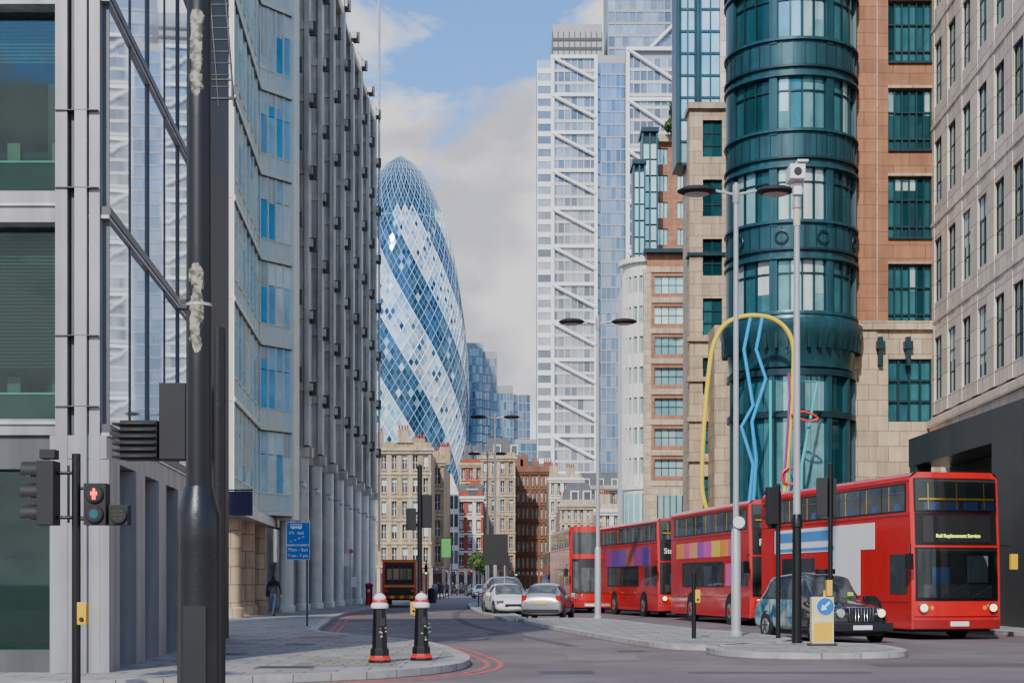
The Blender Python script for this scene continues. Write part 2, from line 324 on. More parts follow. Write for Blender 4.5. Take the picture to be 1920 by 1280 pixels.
def island(poly,name='traffic_island'):
    b=B(name); b.prism('paving_slabs',M_pave,poly,-.1,.118); ribbon(b,'kerb',M_kerb,poly,-.02,.24,-.1,.128,True); b.finish()
def closedcat(P,k=4):
    P2=[P[-1]]+P+[P[0],P[1]]; c=cat(P2,k); return [(v.x,v.y) for v in c[k:-(k)-1]]
island(closedcat([(3.5,34.2),(2.5,39.5),(1.4,48),(.55,56),(.7,60.5),(2.6,61),(3.9,58),(5.2,48),(6.9,39.5),(6.3,36),(5,33.7)]))
island(closedcat([(4.1,32),(4.6,34.4),(6.2,35.6),(7.9,34.6),(8.1,32),(7.6,30.2),(6,29.6),(4.6,30.2)]))
island(closedcat([(-2.9,110),(-1.75,80),(-.35,64),(.0,60),(.35,62),(-.2,72),(-1.3,90),(-2.1,112)]))
# ------------------------------------------------------------------ Building A (left foreground)
b=B('office_building')
zf=[0,3.83,7.13,10.43,13.73,17.0,20.3]
L_=b.frame((-16,23.2),(-6.24,23.2))
xw=lambda X:X+16
M_room=mat('room_green',(.012,.045,.034),.7,namt=.6,nscale=1.2); M_blg=mat('blind_green',(.032,.085,.058),.6); M_roomd=mat('room_dark_green',(.006,.022,.018),.6,namt=.5)
b.box('structure',M_dark,0,L_-.8,-15,-2.2,0,20)
for z0,z1 in ((.5,3.2),(3.95,6.92),(7.4,10.2),(10.7,13.5)):
    for k in range(3):
        a1=xw(-6.9)-k*3.1; a0=a1-2.95
        b.box('room_interior',M_roomd,a0,a1,-2.1,-1.9,z0,z1)
        b.box('room_side_wall',M_roomd,a1-.02,a1+.03,-1.89,-.52,z0,z1); b.box('room_ceiling',M_room,a0,a1-.03,-1.89,-.52,z1-.02,z1+.03)
        b.box('room_floor',M_room,a0,a1-.03,-1.89,-.5,z0-.05,z0)
        b.box('window_frames',M_gsteel2,a0-.1,a0,-.5,-.2,z0,z1); b.box('window_frames',M_lsteel,a1-.03,a1+.0,-.5,-.18,z0,z1)
        b.box('window_glass',M_shopg,a0,a1,-.42,-.40,z0,z1)
        if z0>3:
            nsl=38 if z0<5 else 12
            for q in range(nsl):
                zz_=z1-.05-q*.055; b.box('blinds',M_blg if z0>5 or q<9 else M_roomd,a0+.03,a1-.03,-.62,-.57,zz_-.036,zz_-.01)
            b.box('radiator_shelf',M_room,a0+.03,a1-.03,-1.2,-.7,z0+.02,z0+.45 if z0<5 else z0+.6)
            b.box('shelf_edge',mat('shelf_mint',(.25,.5,.4),.5),a0+.03,a1-.03,-.7,-.68,z0+.45 if z0<5 else z0+.6,z0+.48 if z0<5 else z0+.63)
            for q in range(3): b.box('desk_clutter',mat('clutter',(.20,.2,.15),.6,island=.9,col2=(.06,.12,.1)),a1-.3-q*.7,a1-.1-q*.7,-1.0,-.85,z0+.46 if z0<5 else z0+.61,z0+.75 if z0<5 else z0+.95)
        for q in range(3): b.box('ceiling_lights',mat('ceil_fit',(.6,.7,.6),.5),a0+.4+q*.8,a0+.7+q*.8,-1.6,-1.3,z1-.3,z1-.27)
for z in zf[1:]:
    b.box('floor_bands',M_gsteel,0,xw(-6.9)+.02,-.6,-.05,z-.12 if z<5 else z-.2,z+.12 if z<5 else z+.27)
    b.box('floor_bands',M_lsteel,0,xw(-6.9)+.02,-.62,-.01,z+.04,z+.08)
b.box('plinth',M_gsteel2,0,xw(-6.9),-.5,-.1,0,.45); b.box('fascia',M_gsteel2,0,xw(-6.9),-.5,-.12,3.2,3.7)
for a0,a1,d0,m in ((-6.9,-6.72,.0,M_gsteel),(-6.70,-6.62,-.12,M_gsteel2),(-6.60,-6.42,.03,M_gsteel),(-6.40,-6.24,-.04,M_gsteel)):
    b.box('corner_column',m,xw(a0),xw(a1),-.9,d0,0,20)
for z in zf[1:]: b.box('column_joints',M_gsteel2,xw(-6.9),xw(-6.25),-.5,.034,z+.3,z+.315)
for z in (5.2,8.6,11.8): b.box('column_joints',M_gsteel2,xw(-6.9),xw(-6.25),-.5,.033,z,z+.012)
A0,A1=(-6.2,23.25),(-7.36,38.6)
L_=b.frame(A0,A1)
b.box('structure',M_dark,2.6,L_,-8,-.8,0,20.3); b.box('structure',M_dark,.9,2.6,-1.0,-.8,0,20.3)
npan=8
for z0,z1 in zip(zf[1:],zf[2:]):
    for k in range(npan):
        b.box('side_glass',M_glA,.2+k*(L_-.2)/npan+.02,.2+(k+1)*(L_-.2)/npan-.02,-.3,.03+.02*(k%2==0),z0+.06,z1-.1)
        b.box('side_mullions',M_gsteel2,.2+k*(L_-.2)/npan-.025,.2+k*(L_-.2)/npan+.025,-.3,.07,z0+.02,z1-.02)
    b.box('side_rails',M_gsteel2,.05,L_,-.3,.11,z0-.08,z0+.05)
    b.box('side_rails',M_lsteel,.05,L_,-.3,.09,z0-.13,z0-.08)
b.box('ground_fascia',M_gsteel,.0,L_,-.78,.06,3.35,3.7)
k=0.0
while k<L_-.5:
    b.box('ground_piers',M_gsteel,k,k+.9,-.78,.1,0,3.34); b.box('ground_piers',M_gsteel2,k+.95,k+1.1,-.78,-.15,0,3.34)
    b.box('ground_glass',M_glG,k+1.1,k+2.4,-.78,-.6,0,3.34); k+=2.45
b.finish()
# ------------------------------------------------------------------ Building B (glass)
b=B('glass_office_building')
b.frame(); b.prism('core',M_dark,[(-30,60.6),(-11.6,60.6),(-12.2,71.5),(-11.2,73.2),(-30,73.2)],4.2,40)
b.frame((-22,60),(-10.9,60)); b.box('end_wall',M_beigeJ,0,11.1-1.0,-.5,0,4.9,40); b.box('end_wall',mat('pale_metal_panel',(.58,.58,.54),.5,metal=.1,namt=.08,streak=.15),10.15,11.08,-.7,.05,4.9,40)
for j in range(9): b.box('panel_joints',M_gsteel2,10.15,11.08,-.2,.055,8.6+j*3.95,8.62+j*3.95)
fh=3.93; z00=4.75
def curtain(p0,p1,nb,gl,zb,nfl,blind=.4):
    l=b.frame(p0,p1)
    for j in range(nfl):
        za=zb+j*fh
        for k in range(nb):
            a0=l*k/nb; a1=l*(k+1)/nb
            zm=za+.95+(fh-1.05)*.62
            b.box('glass',gl,a0+.02,a1-.02,-.3,-.02,za+.95,zm-.02); b.box('glass',gl,a0+.02,a1-.02,-.3,-.021,zm+.02,za+fh-.1)
            b.box('spandrel_glass',M_glB,a0+.02,a1-.02,-.3,-.015,za+.12,za+.9)
            b.box('mullions',M_frB,a0-.03,a0+.03,-.3,.045,za,za+fh)
            if R.random()<blind: b.box('blinds',M_curt,a0+.06,a1-.06,-.019,-.012,za+fh-.1-R.choice((.6,1.2,2.2)),za+fh-.12)
            b.box('transoms',M_frB,a0,a1,-.3,.03,za+.9,za+.95)
        b.box('floor_edge',M_frB,0,l,-.3,.09,za-.08,za+.1)
        b.box('floor_edge',M_gsteel2,0,l,-.3,.07,za-.13,za-.085)
curtain((-10.9,60),(-11.66,71),7,M_glB2,z00,9)
curtain((-11.66,71),(-10.46,72.6),4,M_glB3,z00,9,.35)
b.frame((-10.46,72.6),(-10.3,73.4)); b.box('corner_fin',M_frB,0,.8,-.8,.15,4.5,40)
b.frame((-11.2,60.2),(-11.9,73)); b.box('canopy',M_lsteel,0,12.5,-.8,.7,4.15,4.55); b.box('entrance_glass',M_glT,0,12.7,-2.4,-2.2,0,4.14)
for k in range(10): b.box('entrance_frames',M_frB,1.3*k,1.3*k+.07,-2.19,-2.1,.12,4.1)
b.box('lobby_wall',M_beige,3,7,-2.1,-1.6,.12,4.1)
b.frame()
for y in (61.5,66.5,71.5): b.lathe('round_columns',M_beige,(-11.2-.06*(y-60),y,.1),[(.55,0),(.55,.4),(.45,.45),(.45,4.1)],20)
b.finish()
# ------------------------------------------------------------------ Building C (exoskeleton)
b=B('exoskeleton_office_building')
Y0,Y1=73.6,119.0; n=9; XC=-10.4
b.frame((-12.2,Y0),(-12.2,Y1)); L_=Y1-Y0
b.box('structure',M_dark,0,L_,-16,-.35,0,37.5)
for j in range(9):
    za=4.5+j*3.72
    for k in range(36):
        a0=L_*k/36; b.box('glass',M_glC,a0+.03,a0+L_/36-.03,-.33,0,za+.9,za+3.5)
    b.box('spandrels',M_conc,0,L_,-.33,.12,za-.1,za+.85)
b.box('ground_glass',M_glC,0,L_,-.33,0,0,4.3)
b.frame()
for i in range(n):
    y=Y0+.6+i*(L_-1)/(n-1)-.3; top=38.6 if i%2==0 else 37.4
    b.box('piers',M_conc,XC-.95,XC-.30,y-.32,y+.32,8.3,top)
    b.box('pier_flanges',M_conc,XC-.28,XC-.05,y-.55,y+.55,8.6,top-.4)
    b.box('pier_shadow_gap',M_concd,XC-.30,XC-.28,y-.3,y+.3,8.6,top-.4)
    b.lathe('round_columns',M_colst,(XC-.45,y,.1),[(.42,0),(.42,.3),(.34,.35),(.34,8.3),(.5,8.4)],16)
    b.box('outrigger',M_conc,-12.2,XC+.1,y-.4,y+.4,8.0,8.5)
    for j in range(8):
        za=8.4+j*3.72
        b.box('brackets',M_conc,-12.2,XC+.14,y-.42,y+.42,za+3.0,za+3.38)
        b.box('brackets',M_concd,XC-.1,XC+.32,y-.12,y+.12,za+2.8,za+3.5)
        if i<n-1:
            yn=y+(L_-1)/(n-1)
            b.box('cross_beams',M_conc,XC-.85,XC-.6,y,yn,za+2.95,za+3.25)
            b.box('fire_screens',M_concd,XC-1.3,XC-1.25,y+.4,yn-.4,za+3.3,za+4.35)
            b.tube('rails',M_gsteel,[(XC-.7,y,za+4.4),(XC-.7,yn,za+4.4)],.04,6)
            for q in range(3):
                ym=y+(yn-y)*(q+1)/4; b.box('slim_fins',M_conc,XC-1.2,XC-1.0,ym-.06,ym+.06,za+.0,za+2.95)
    if i<n-1:
        b.lathe('wall_lanterns',M_white,(XC+.1,y+2.2,6.2),[(.04,0),(.12,.06),(.15,.15),(.12,.24),(.04,.3)],10); b.tube('lantern_arms',M_gsteel,[(XC-.6,y+2.2,6.5),(XC+.1,y+2.2,6.52)],.03,6)
b.tube('flag_mast',M_lsteel,[(-10.25,118.6,4),(-10.25,118.6,48)],.09,8)
b.box('parapet',M_conc,-12.4,XC-.2,Y0,Y1,37.0,37.35)
b.finish()
# ------------------------------------------------------------------ curved tower
b=B('curved_glass_tower')
GC=(W(751,640),640)
prof=[(0,24.6),(20,26.0),(56,27.9),(80,28.4),(96,27.9),(111,26.4),(134,22.9),(146,20.3),(154,17.6),(160,15.4),(167,12.3),(173,8.6),(177,5.0),(179.3,2.2),(180,.3)]
def gr(z):
    for (z0,r0),(z1,r1) in zip(prof,prof[1:]):
        if z<=z1: t=(z-z0)/(z1-z0); return r0+(r1-r0)*t
    return .3
NR=44; NA=36
zs=[180*(j/NR) for j in range(NR+1)]
def gv(A,j,dr=0):
    th=math.radians(A*10); r=gr(zs[j])+dr; return (GC[0]+r*math.cos(th),GC[1]+r*math.sin(th),zs[j])
wv={}
for j in range(-1,NR-1):
    for i in range(NA):
        A=i+.5*(j%2)
        jm,jt=max(j,0),j+2
        q=(A+.5*j)%6
        top=zs[j+1]>152
        dark=(q<2.6) or top
        Lf=Vector(gv(A-.5,j+1));Rt=Vector(gv(A+.5,j+1));Tp=Vector(gv(A,jt)) ;Bt=Vector(gv(A,jm))
        m=M_ghD if dark else M_ghL
        lb,rb,lt,rt=(Lf+Bt)/2,(Rt+Bt)/2,(Lf+Tp)/2,(Rt+Tp)/2; c=(lb+rt)/2
        for qd in ((Bt,rb,c,lb),(rb,Rt,rt,c),(c,rt,Tp,lt),(lb,c,lt,Lf)):
            mm=m
            if not dark and R.random()<.12: mm=M_ghD
            if dark and not top and R.random()<.05: mm=M_ghL
            b.add('facade_glass_dark' if mm is M_ghD else 'facade_glass',mm,qd,[(0,1,2,3)])
        def reg(p,q2,t,dk):
            key=tuple(sorted([(round(p.x,2),round(p.y,2),round(p.z,2)),(round(q2.x,2),round(q2.y,2),round(q2.z,2))]))
            if key in wv: wv[key]=(p,q2,t,wv[key][3] and dk)
            else: wv[key]=(p,q2,t,dk)
        for p,q2 in ((Bt,Rt),(Rt,Tp),(Tp,Lf),(Lf,Bt)): reg(p,q2,.24,dark)
        for p,q2 in ((lb,rt),(rb,lt)): reg(p,q2,.08,dark)
for p,q2,t,dk in wv.values():
    mid=(p+q2)/2
    if mid.y>GC[1]+6: continue
    o=(mid-Vector((GC[0],GC[1],mid.z)))
    if o.length<.01: continue
    o.normalize()
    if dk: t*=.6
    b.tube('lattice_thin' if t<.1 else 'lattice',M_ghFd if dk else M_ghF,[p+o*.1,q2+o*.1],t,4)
b.lathe('ring',M_glW,(GC[0],GC[1],151.0),[(18.2,0),(18.5,.3),(18.5,.7),(18.2,1.0)],48)
b.finish()
# ------------------------------------------------------------------ braced tower
b=B('braced_skyscraper'); D=500
def tsec(x0,x1,y,z1,nb,gl,frame,brace,fl=4.1,bw=.9,z0=0,sp=.95):
    l=b.frame((x0,y),(x1,y)); b.box('core',M_hgrey,0,l,-26,-.6,z0,z1)
    nf=int((z1-z0)/fl)
    for j in range(nf):
        za=z0+j*fl
        for k in range(nb): b.box('glass',gl,l*k/nb+.06,l*(k+1)/nb-.06,-.5,0,za+sp,za+fl-.15)
        b.box('spandrels',frame,0,l,-.5,.25,za-.1,za+sp-.05)
    for k in range(nb+1): b.box('mullions',frame,l*k/nb-.12,l*k/nb+.12,-.5,.3,z0,z0+nf*fl)
    if brace:
        b.box('edge_columns',M_hw,-.2,bw,-.6,1.2,z0,z1); b.box('edge_columns',M_hw,l-bw,l+.2,-.6,1.2,z0,z1)
        st=brace*fl; zz0=z1-.5
        while zz0-st>z0:
            b.box('belt_beams',M_hw,0,l,.1,1.0,zz0-.55,zz0+.55)
            b.tube('braces',M_hw,[(.4,1.1,zz0-.4),(l-.4,1.1,zz0-st*.62)],.62,6)
            zz0-=st
X=lambda p,d=D: W(p,d)
M_sp=mat('tower_spandrel_grey',(.58,.59,.57),.5,namt=.06)
tsec(X(1008),X(1034),D+1.5,Z(108,D),1,M_glH,M_hw,0,fl=4.1,sp=1.6)
tsec(X(1034),X(1119),D,Z(105,D),7,M_glH,M_sp,3)
tsec(X(1119.5),X(1174),D+3,Z(97,D),6,M_glHb,M_hgrey,0,sp=.45)
tsec(X(1174.5),X(1264),D-1,Z(92,D),7,M_glH,M_sp,4)
tsec(X(1037),X(1131),D+6,Z(32,D),9,M_hgrey,M_concd,0,z0=Z(105,D)-2,fl=3)
tsec(X(1143),X(1330),D+8,Z(-170,D),14,M_glH,M_hgrey,0,z0=Z(100,D),fl=4.1,sp=.7)
b.frame((X(1205),D+7.5),(X(1300),D+7.5)); b.tube('braces',M_hw,[(0,1,Z(95,D)),(16.5,1,Z(0,D))],.6,6)
b.finish()
b=B('far_glass_tower'); D2=720
tsec(W(872,D2),W(905,D2),D2,Z(642,D2),5,M_glW,M_hgrey,0,fl=4,sp=.5); tsec(W(905,D2),W(931,D2),D2+4,Z(656,D2),8,M_glHb,M_hgrey,0,fl=4,sp=.3); b.finish()
b=B('far_glass_tower')
tsec(W(921,D2),W(962,D2),D2-25,Z(735,D2),7,M_glW,M_hgrey,0,fl=4,sp=.4); tsec(W(958,D2),W(993,D2),D2-18,Z(748,D2),5,M_glHb,M_hgrey,0,fl=4,sp=.4)
tsec(W(965,D2),W(1004,D2),D2-40,Z(838,D2),4,M_glW,M_hgrey,0,fl=4,sp=.4); b.finish()
# ------------------------------------------------------------------ distant street buildings
def oldb(name,px0,px1,py,d,nb,nf,wall,glass=M_glV,trim=M_vic2,roof='parapet',depth=25):
    b=B(name); x0,x1=W(px0,d),W(px1,d); z1=Z(py,d); g=4.0
    grid(b,(x0,d),(x1,d),g,z1,nb,nf,.46,.62,.35,wall,glass,M_wtrim,mx=2,my=2,sill=.2,body=depth,mw=.07,blind=.3,bodymat=wall)
    l=b.frame((x0,d),(x1,d))
    fl=(z1-g)/nf; bay=l/nb
    for j in range(nf):
        b.box('string_courses',trim,-.1,l+.1,-.2,.22,g+fl*j-.12,g+fl*j+.16)
        for i in range(nb):
            c=(i+.5)*bay; b.box('sills',trim,c-bay*.28,c+bay*.28,-.1,.15,g+fl*(j+.2)-.2,g+fl*(j+.2)-.02)
            b.box('lintels',trim,c-bay*.28,c+bay*.28,-.1,.12,g+fl*(j+.82)+.04,g+fl*(j+.82)+.35)
    for i in range(0,nb+1,2): b.box('pilasters',trim,max(0,i*bay-.3),min(l,i*bay+.3),-.1,.10,g+fl,z1-.41)
    b.box('cornice',trim,-.4,l+.4,-1,.6,z1,z1+.45); b.box('cornice',trim,-.2,l+.2,-1,.35,z1-.4,z1-.003)
    b.box('parapet',wall,0,l,-1,.1,z1+.46,z1+1.2)
    b.box('shopfronts',M_shop,0.2,l-.2,-.6,-.1,0,g-.7)
    for i in range(nb): b.box('shop_signs',M_shopl,i*bay+.3,(i+1)*bay-.3,-.1,.06,g-.95,g-.3)
    for i in range(nb+1): b.box('shop_piers',trim,i*bay-.25,i*bay+.25,-.6,.12,0,g-.13)
    for i in range(max(2,nb//2)):
        c=l*(i+.5)/max(2,nb//2)+R.uniform(-.6,.6); hh=R.uniform(2,3.4); b.box('chimneys',wall,c-.8,c+.8,-4.5,-3,z1,z1+hh)
        for q in range(4): b.lathe('chimney_pots',M_redbr,(c-.6+q*.4,-3.7,z1+hh),[(.14,0),(.11,.7)],8)
    if roof=='gable' or roof=='mansard':
        if roof=='mansard':
            b.vprism('roof',M_slate,[(0,z1+.4),(l,z1+.4),(l-1.4,z1+4),(1.4,z1+4)],-12,-1)
            for i in range(max(2,nb//2)):
                c=l*(i+.5)/max(2,nb//2)+1.4; b.box('dormers',M_wtrim,c-.7,c+.7,-3,-.6,z1+.8,z1+2.7); b.box('dormer_windows',M_glV,c-.5,c+.5,-.6,-.55,z1+1,z1+2.5)
        else:
            for i in range(2):
                c=l*(.25+.5*i); h=l*.22
                b.vprism('gables',wall,[(c-h,z1),(c+h,z1),(c+h*.6,z1+h*.7),(c+h*.55,z1+h),(c,z1+h*1.9),(c-h*.55,z1+h),(c-h*.6,z1+h*.7)],-.6,.3)
                b.vprism('gable_trim',trim,[(c-h*.62,z1+h*.98),(c+h*.62,z1+h*.98),(c+h*.62,z1+h*1.08),(c-h*.62,z1+h*1.08)],.3,.45)
                b.box('gable_window',M_glV,c-.6,c+.6,.29,.33,z1+.6,z1+2.3)
            b.vprism('roof',M_slate,[(0,z1+.4),(l,z1+.4),(l,z1+2.5),(0,z1+2.5)],-12,-1)
    return b
b=oldb('stone_corner_building',690,808,845,220,6,5,M_vic,roof='parapet')
l=b.frame((W(740,220),220),(W(808,220),220))
b.vprism('pediment',M_vic2,[(0.3,21.7),(2.7,21.7),(1.5,23.6)],-.3,.4)
b.finish()
b=oldb('stone_side_building',808,832,868,232,1,4,M_vic); b.finish()
b=oldb('red_brick_gabled_building',826,905,935,262,5,4,M_redbr,trim=M_wtrim,roof='gable'); 
l=b.frame((W(832,262),261.2),(W(860,262),261.2))
b.box('white_bay',M_wtrim,0,l,-.7,.3,4,17); b.vprism('white_bay',M_wtrim,[(0,17.01),(l,17.01),(l/2,20.4)],-.7,.3)
for j in range(4):
    for i in range(3): b.box('bay_windows',M_glV,.25+i*.8,.85+i*.8,.29,.33,5+j*3.1,7.2+j*3.1)
b.finish()
b=oldb('brick_mansion_block',862,918,872,300,4,6,M_redbr,trim=M_vic2,roof='mansard')
for i in range(3): b.lathe('turret',M_slate,(2+i*2.2,-.5,Z(872,300)+1.2),[(.7,0),(.7,.9),(0.05,3.2)],8)
b.finish()
b=oldb('stone_mansion_block',902,966,860,285,4,6,M_vic,trim=M_vic2,roof='mansard'); b.finish()
b=oldb('brown_brick_office',960,1036,885,300,9,6,M_brbr,trim=M_brbr); b.finish()
b=oldb('pale_stone_office',1030,1090,900,275,5,5,M_vic2,trim=M_wtrim); b.finish()
b=oldb('pale_stone_terrace',1050,1120,950,250,6,4,M_vic2,trim=M_vic2,roof='mansard'); b.finish()
b=oldb('grey_roofed_block',1075,1180,920,330,9,6,M_vic2,trim=M_slate,roof='mansard'); b.finish()
b=oldb('street_side_block',1118,1190,960,215,5,3,M_vic2,trim=M_wtrim,depth=10); b.finish()
b=oldb('backdrop_terrace',560,720,900,330,10,5,M_brbr,trim=M_vic2,roof='mansard'); b.finish()
# ------------------------------------------------------------------ E : curved stone building
b=B('curved_corner_building'); d=160
x0,x1=W(1213,d),W(1296,d); zt=Z(505,d); z0=Z(905,d)
grid(b,(x0,d),(x1,d),z0,zt,1,7,.66,.56,.4,M_brown,M_glT2,M_teal2,mx=4,my=2,sill=.22,body=20,mw=.07)
nf=7; fl=(zt-z0)/nf
b.frame((x0,d),(x1,d)); l=x1-x0
for j in range(nf+1): b.box('string_courses',M_beige,-.05,l+.05,-.2,.14,z0+fl*j-.3,z0+fl*j+.25)
b.box('pier',M_beige,-.35,.45,-.5,.10,0,zt)
b.box('cornice',M_teal2,-.4,l,-1,.9,zt+1.6,zt+2.0); b.box('attic',M_brown,0,l,-1,.05,zt+.26,zt+1.6)
b.box('base_wall',M_beige,0,l,-.6,.05,0,z0-.31)
b.box('base_windows',M_glT2,1.1,l-.3,.04,.12,z0-4.6,z0-1.3)
for q in range(6): b.box('base_frames',M_teal2,1.1+q*(l-1.4)/5-.05,1.1+q*(l-1.4)/5+.05,.1,.2,z0-4.6,z0-1.3)
b.frame()
cc=(x0+.6,d+3.4)
rad=cc[0]-W(1168,d+3.4)
for j in range(nf):
    za=z0+fl*j
    b.arc('curved_wall',M_whitest,cc,rad-.6,rad,-185,-95,za,za+fl*.3,12)
    b.arc('curved_wall',M_whitest,cc,rad-.6,rad,-185,-95,za+fl*.86,za+fl-.01,12)
    for k in range(6):
        a=-180+k*14.5; b.arc('curved_piers',M_whitest,cc,rad-.6,rad+.08,a,a+5,za,za+fl-.005,2)
        b.arc('curved_windows',M_glT2,cc,rad-.5,rad-.25,a+5,a+14.5,za+fl*.3,za+fl*.86,3)
        for q in range(1,3): b.arc('curved_mullions',M_teal2,cc,rad-.3,rad-.18,a+5+q*3.1,a+5.5+q*3.1,za+fl*.3,za+fl*.86,1)
b.arc('curved_base',M_whitest,cc,rad-.6,rad+.02,-185,-95,0,z0-.01,12)
for k in range(5): b.arc('curved_base_windows',M_glT,cc,rad,rad+.06,-176+k*16,-165+k*16,z0-4.6,z0-1.0,3)
b.arc('curved_cornice',M_whitest,cc,rad-1,rad+.5,-190,-90,zt+.9,zt+1.4,14); b.arc('curved_attic',M_whitest,cc,rad-.6,rad,-190,-90,zt,zt+.9,12)
b.arc('curved_cornice',M_whitest,cc,rad-.6,rad+.25,-190,-90,z0-.6,z0-.2,14)
b.frame((cc[0]-rad+.6,d+20),(cc[0]-rad+.6,d+3.4)); b.box('rear_wing',M_whitest,0,16.6,-6,0,0,zt+.8)
b.finish()
b=B('brown_stone_terrace_tower'); d=182
grid(b,(W(1222,d),d),(W(1300,d),d),Z(480,d)-12,Z(268,d),2,8,.55,.6,.3,M_brown,M_glT2,M_teal2,mx=3,my=1,sill=.2,body=4,mw=.08,bodymat=M_brown)
l=b.frame((W(1222,d),d),(W(1300,d),d)); b.box('cornice',M_beige,-.5,l,-1,.7,Z(268,d),Z(255,d))
for s,(p0,p1,pt) in enumerate(((1205,1232,262),(1186,1206,330))):
    x0,x1=W(p0,d-3),W(p1,d-3); l=b.frame((x0,d-3-s*2),(x1,d-3-s*2)); zt=Z(pt,d)
    b.box('bay_core',M_teal2,0,l,-4,-.2,20,zt)
    nfl=int((zt-30)/1.9)
    for j in range(nfl):
        for k in range(2): b.box('bay_glass',M_glT2,l*k/2+.08,l*(k+1)/2-.08,-.2,0,30+j*1.9+.12,30+(j+1)*1.9-.1)
    for k in range(3): b.box('bay_frames',M_teal,l*k/2-.1,l*k/2+.1,-.2,.15,20,zt)
    b.box('bay_roof',M_teal2,-.2,l+.2,-4,.4,zt,zt+.5)
b.finish()
def foliage(name,c,rx,rz,n,leaf,trunk=None,cols=((.045,.09,.02),(.09,.14,.03))):
    b=B(name); ms=[mat('leaf_dark',cols[0],.7,namt=.3),mat('leaf_light',cols[1],.7,namt=.3)]
    cl=[(Vector((R.uniform(-1,1)*rx*.6,R.uniform(-1,1)*rx*.6,R.uniform(-.6,.8)*rz*.7)),R.uniform(.3,.55)) for _ in range(9)]
    for i in range(n):
        cc,cr=cl[i%9]; v=Vector((R.gauss(0,1),R.gauss(0,1),R.gauss(0,1))).normalized()*R.uniform(.5,1.05)
        p=Vector(c)+cc+Vector((v.x*rx*cr,v.y*rx*cr,v.z*rz*cr)); a=Vector((R.gauss(0,1),R.gauss(0,1),R.gauss(0,1))).normalized()*leaf; q=a.orthogonal().normalized()*leaf*.6
        b.add('crown_light' if v.z>.1 else 'crown_dark',ms[1] if v.z>.1 else ms[0],[p-a,p-q,p+a,p+q],[(0,1,2,3)])
    if trunk:
        bk=mat('bark',(.08,.06,.045),.9,bump=.5); z=c[2]
        b.tube('trunk',bk,[(c[0],c[1],0),(c[0]+.05,c[1],z*.5),(c[0],c[1],z)],[trunk,trunk*.8,trunk*.4],8)
        for k in range(6):
            a=k*1.05; b.tube('limbs',bk,[(c[0],c[1],z*.6),(c[0]+math.cos(a)*rx*.5,c[1]+math.sin(a)*rx*.5,z+rz*.2*(k%3))],[trunk*.4,trunk*.12],6)
    return b.finish()
foliage('rooftop_shrub',(W(1250,182),180,Z(232,182)),1.6,2.3,1300,.19)
foliage('street_tree',(W(897,210),210,4.6),1.7,1.8,1200,.16,.14)
foliage('street_tree',(W(905,180),180,3.6),1.1,1.3,800,.14,.1)
b=B('teal_glazed_tower'); d=108
x0,x1=W(1268,d),W(1400,d); l=b.frame((x0,d),(x1,d)); b.box('core',M_teal2,0,l,-3,-.4,31,52)
for (p0,p1,gl) in ((1268,1276,0),(1276,1303,1),(1303,1314,0),(1314,1350,1),(1350,1366,2)):
    a0=W(p0,d)-x0;a1=W(p1,d)-x0
    if gl==1:
        for j in range(14):
            za=31+j*1.55
            for k in range(2): b.box('glass',M_glT2,a0+(a1-a0)*k/2+.04,a0+(a1-a0)*(k+1)/2-.04,-.38,-.05,za+.09,za+1.46)
            b.box('transoms',M_teal,a0,a1,-.38,.05,za-.07,za+.08)
        b.box('frames',M_teal,(a0+a1)/2-.05,(a0+a1)/2+.05,-.38,.06,31,52); b.box('frames',M_teal,a0-.08,a0+.05,-.38,.12,31,52)
    elif gl==0: b.box('ribs',M_teal2,a0,a1,-.38,.1,31,52); b.tube('downpipe',M_teal,[((a0+a1)/2,.25,31),((a0+a1)/2,.25,52)],.12,8)
    else: b.box('ribs',M_beigeJ,a0,a1,-.38,.1,31,52)
b.box('lower_storeys',M_beige,.8,l,-3,-.5,0,30.99)
b.finish()
b=B('beige_stone_building'); d=92
x0=W(1293,d); x1=W(1400,d)
zt=Z(205,d)
grid(b,(x0,d),(x0+2.75,d),5,zt,1,7,.42,.62,.25,M_beige,M_glTd,M_teal2,mx=2,my=3,sill=.2,body=1.6,mw=.06,bodymat=M_beige)
l=b.frame((x0,d),(x1,d))
b.box('side_wall',M_beige,2.76,l,-1.6,-.03,0,zt)
b.box('coping',M_beige,-.1,l,-2,.25,zt,zt+.35); b.box('coping',M_teal2,-.15,l,-1,.15,Z(480,d),Z(474,d))
b.box('base_wall',M_beige,0,2.75,-1.5,.0,0,5)
for j in range(4): b.box('ledges',M_beige,-.15,l,-.3,.2,Z(640+j*75,d),Z(632+j*75,d))
b.frame((x0-.5,d-3),(x1,d-3)); b.box('lower_pier',M_beige,1.6,2.9,-3,0,0,Z(625,d))
b.finish()
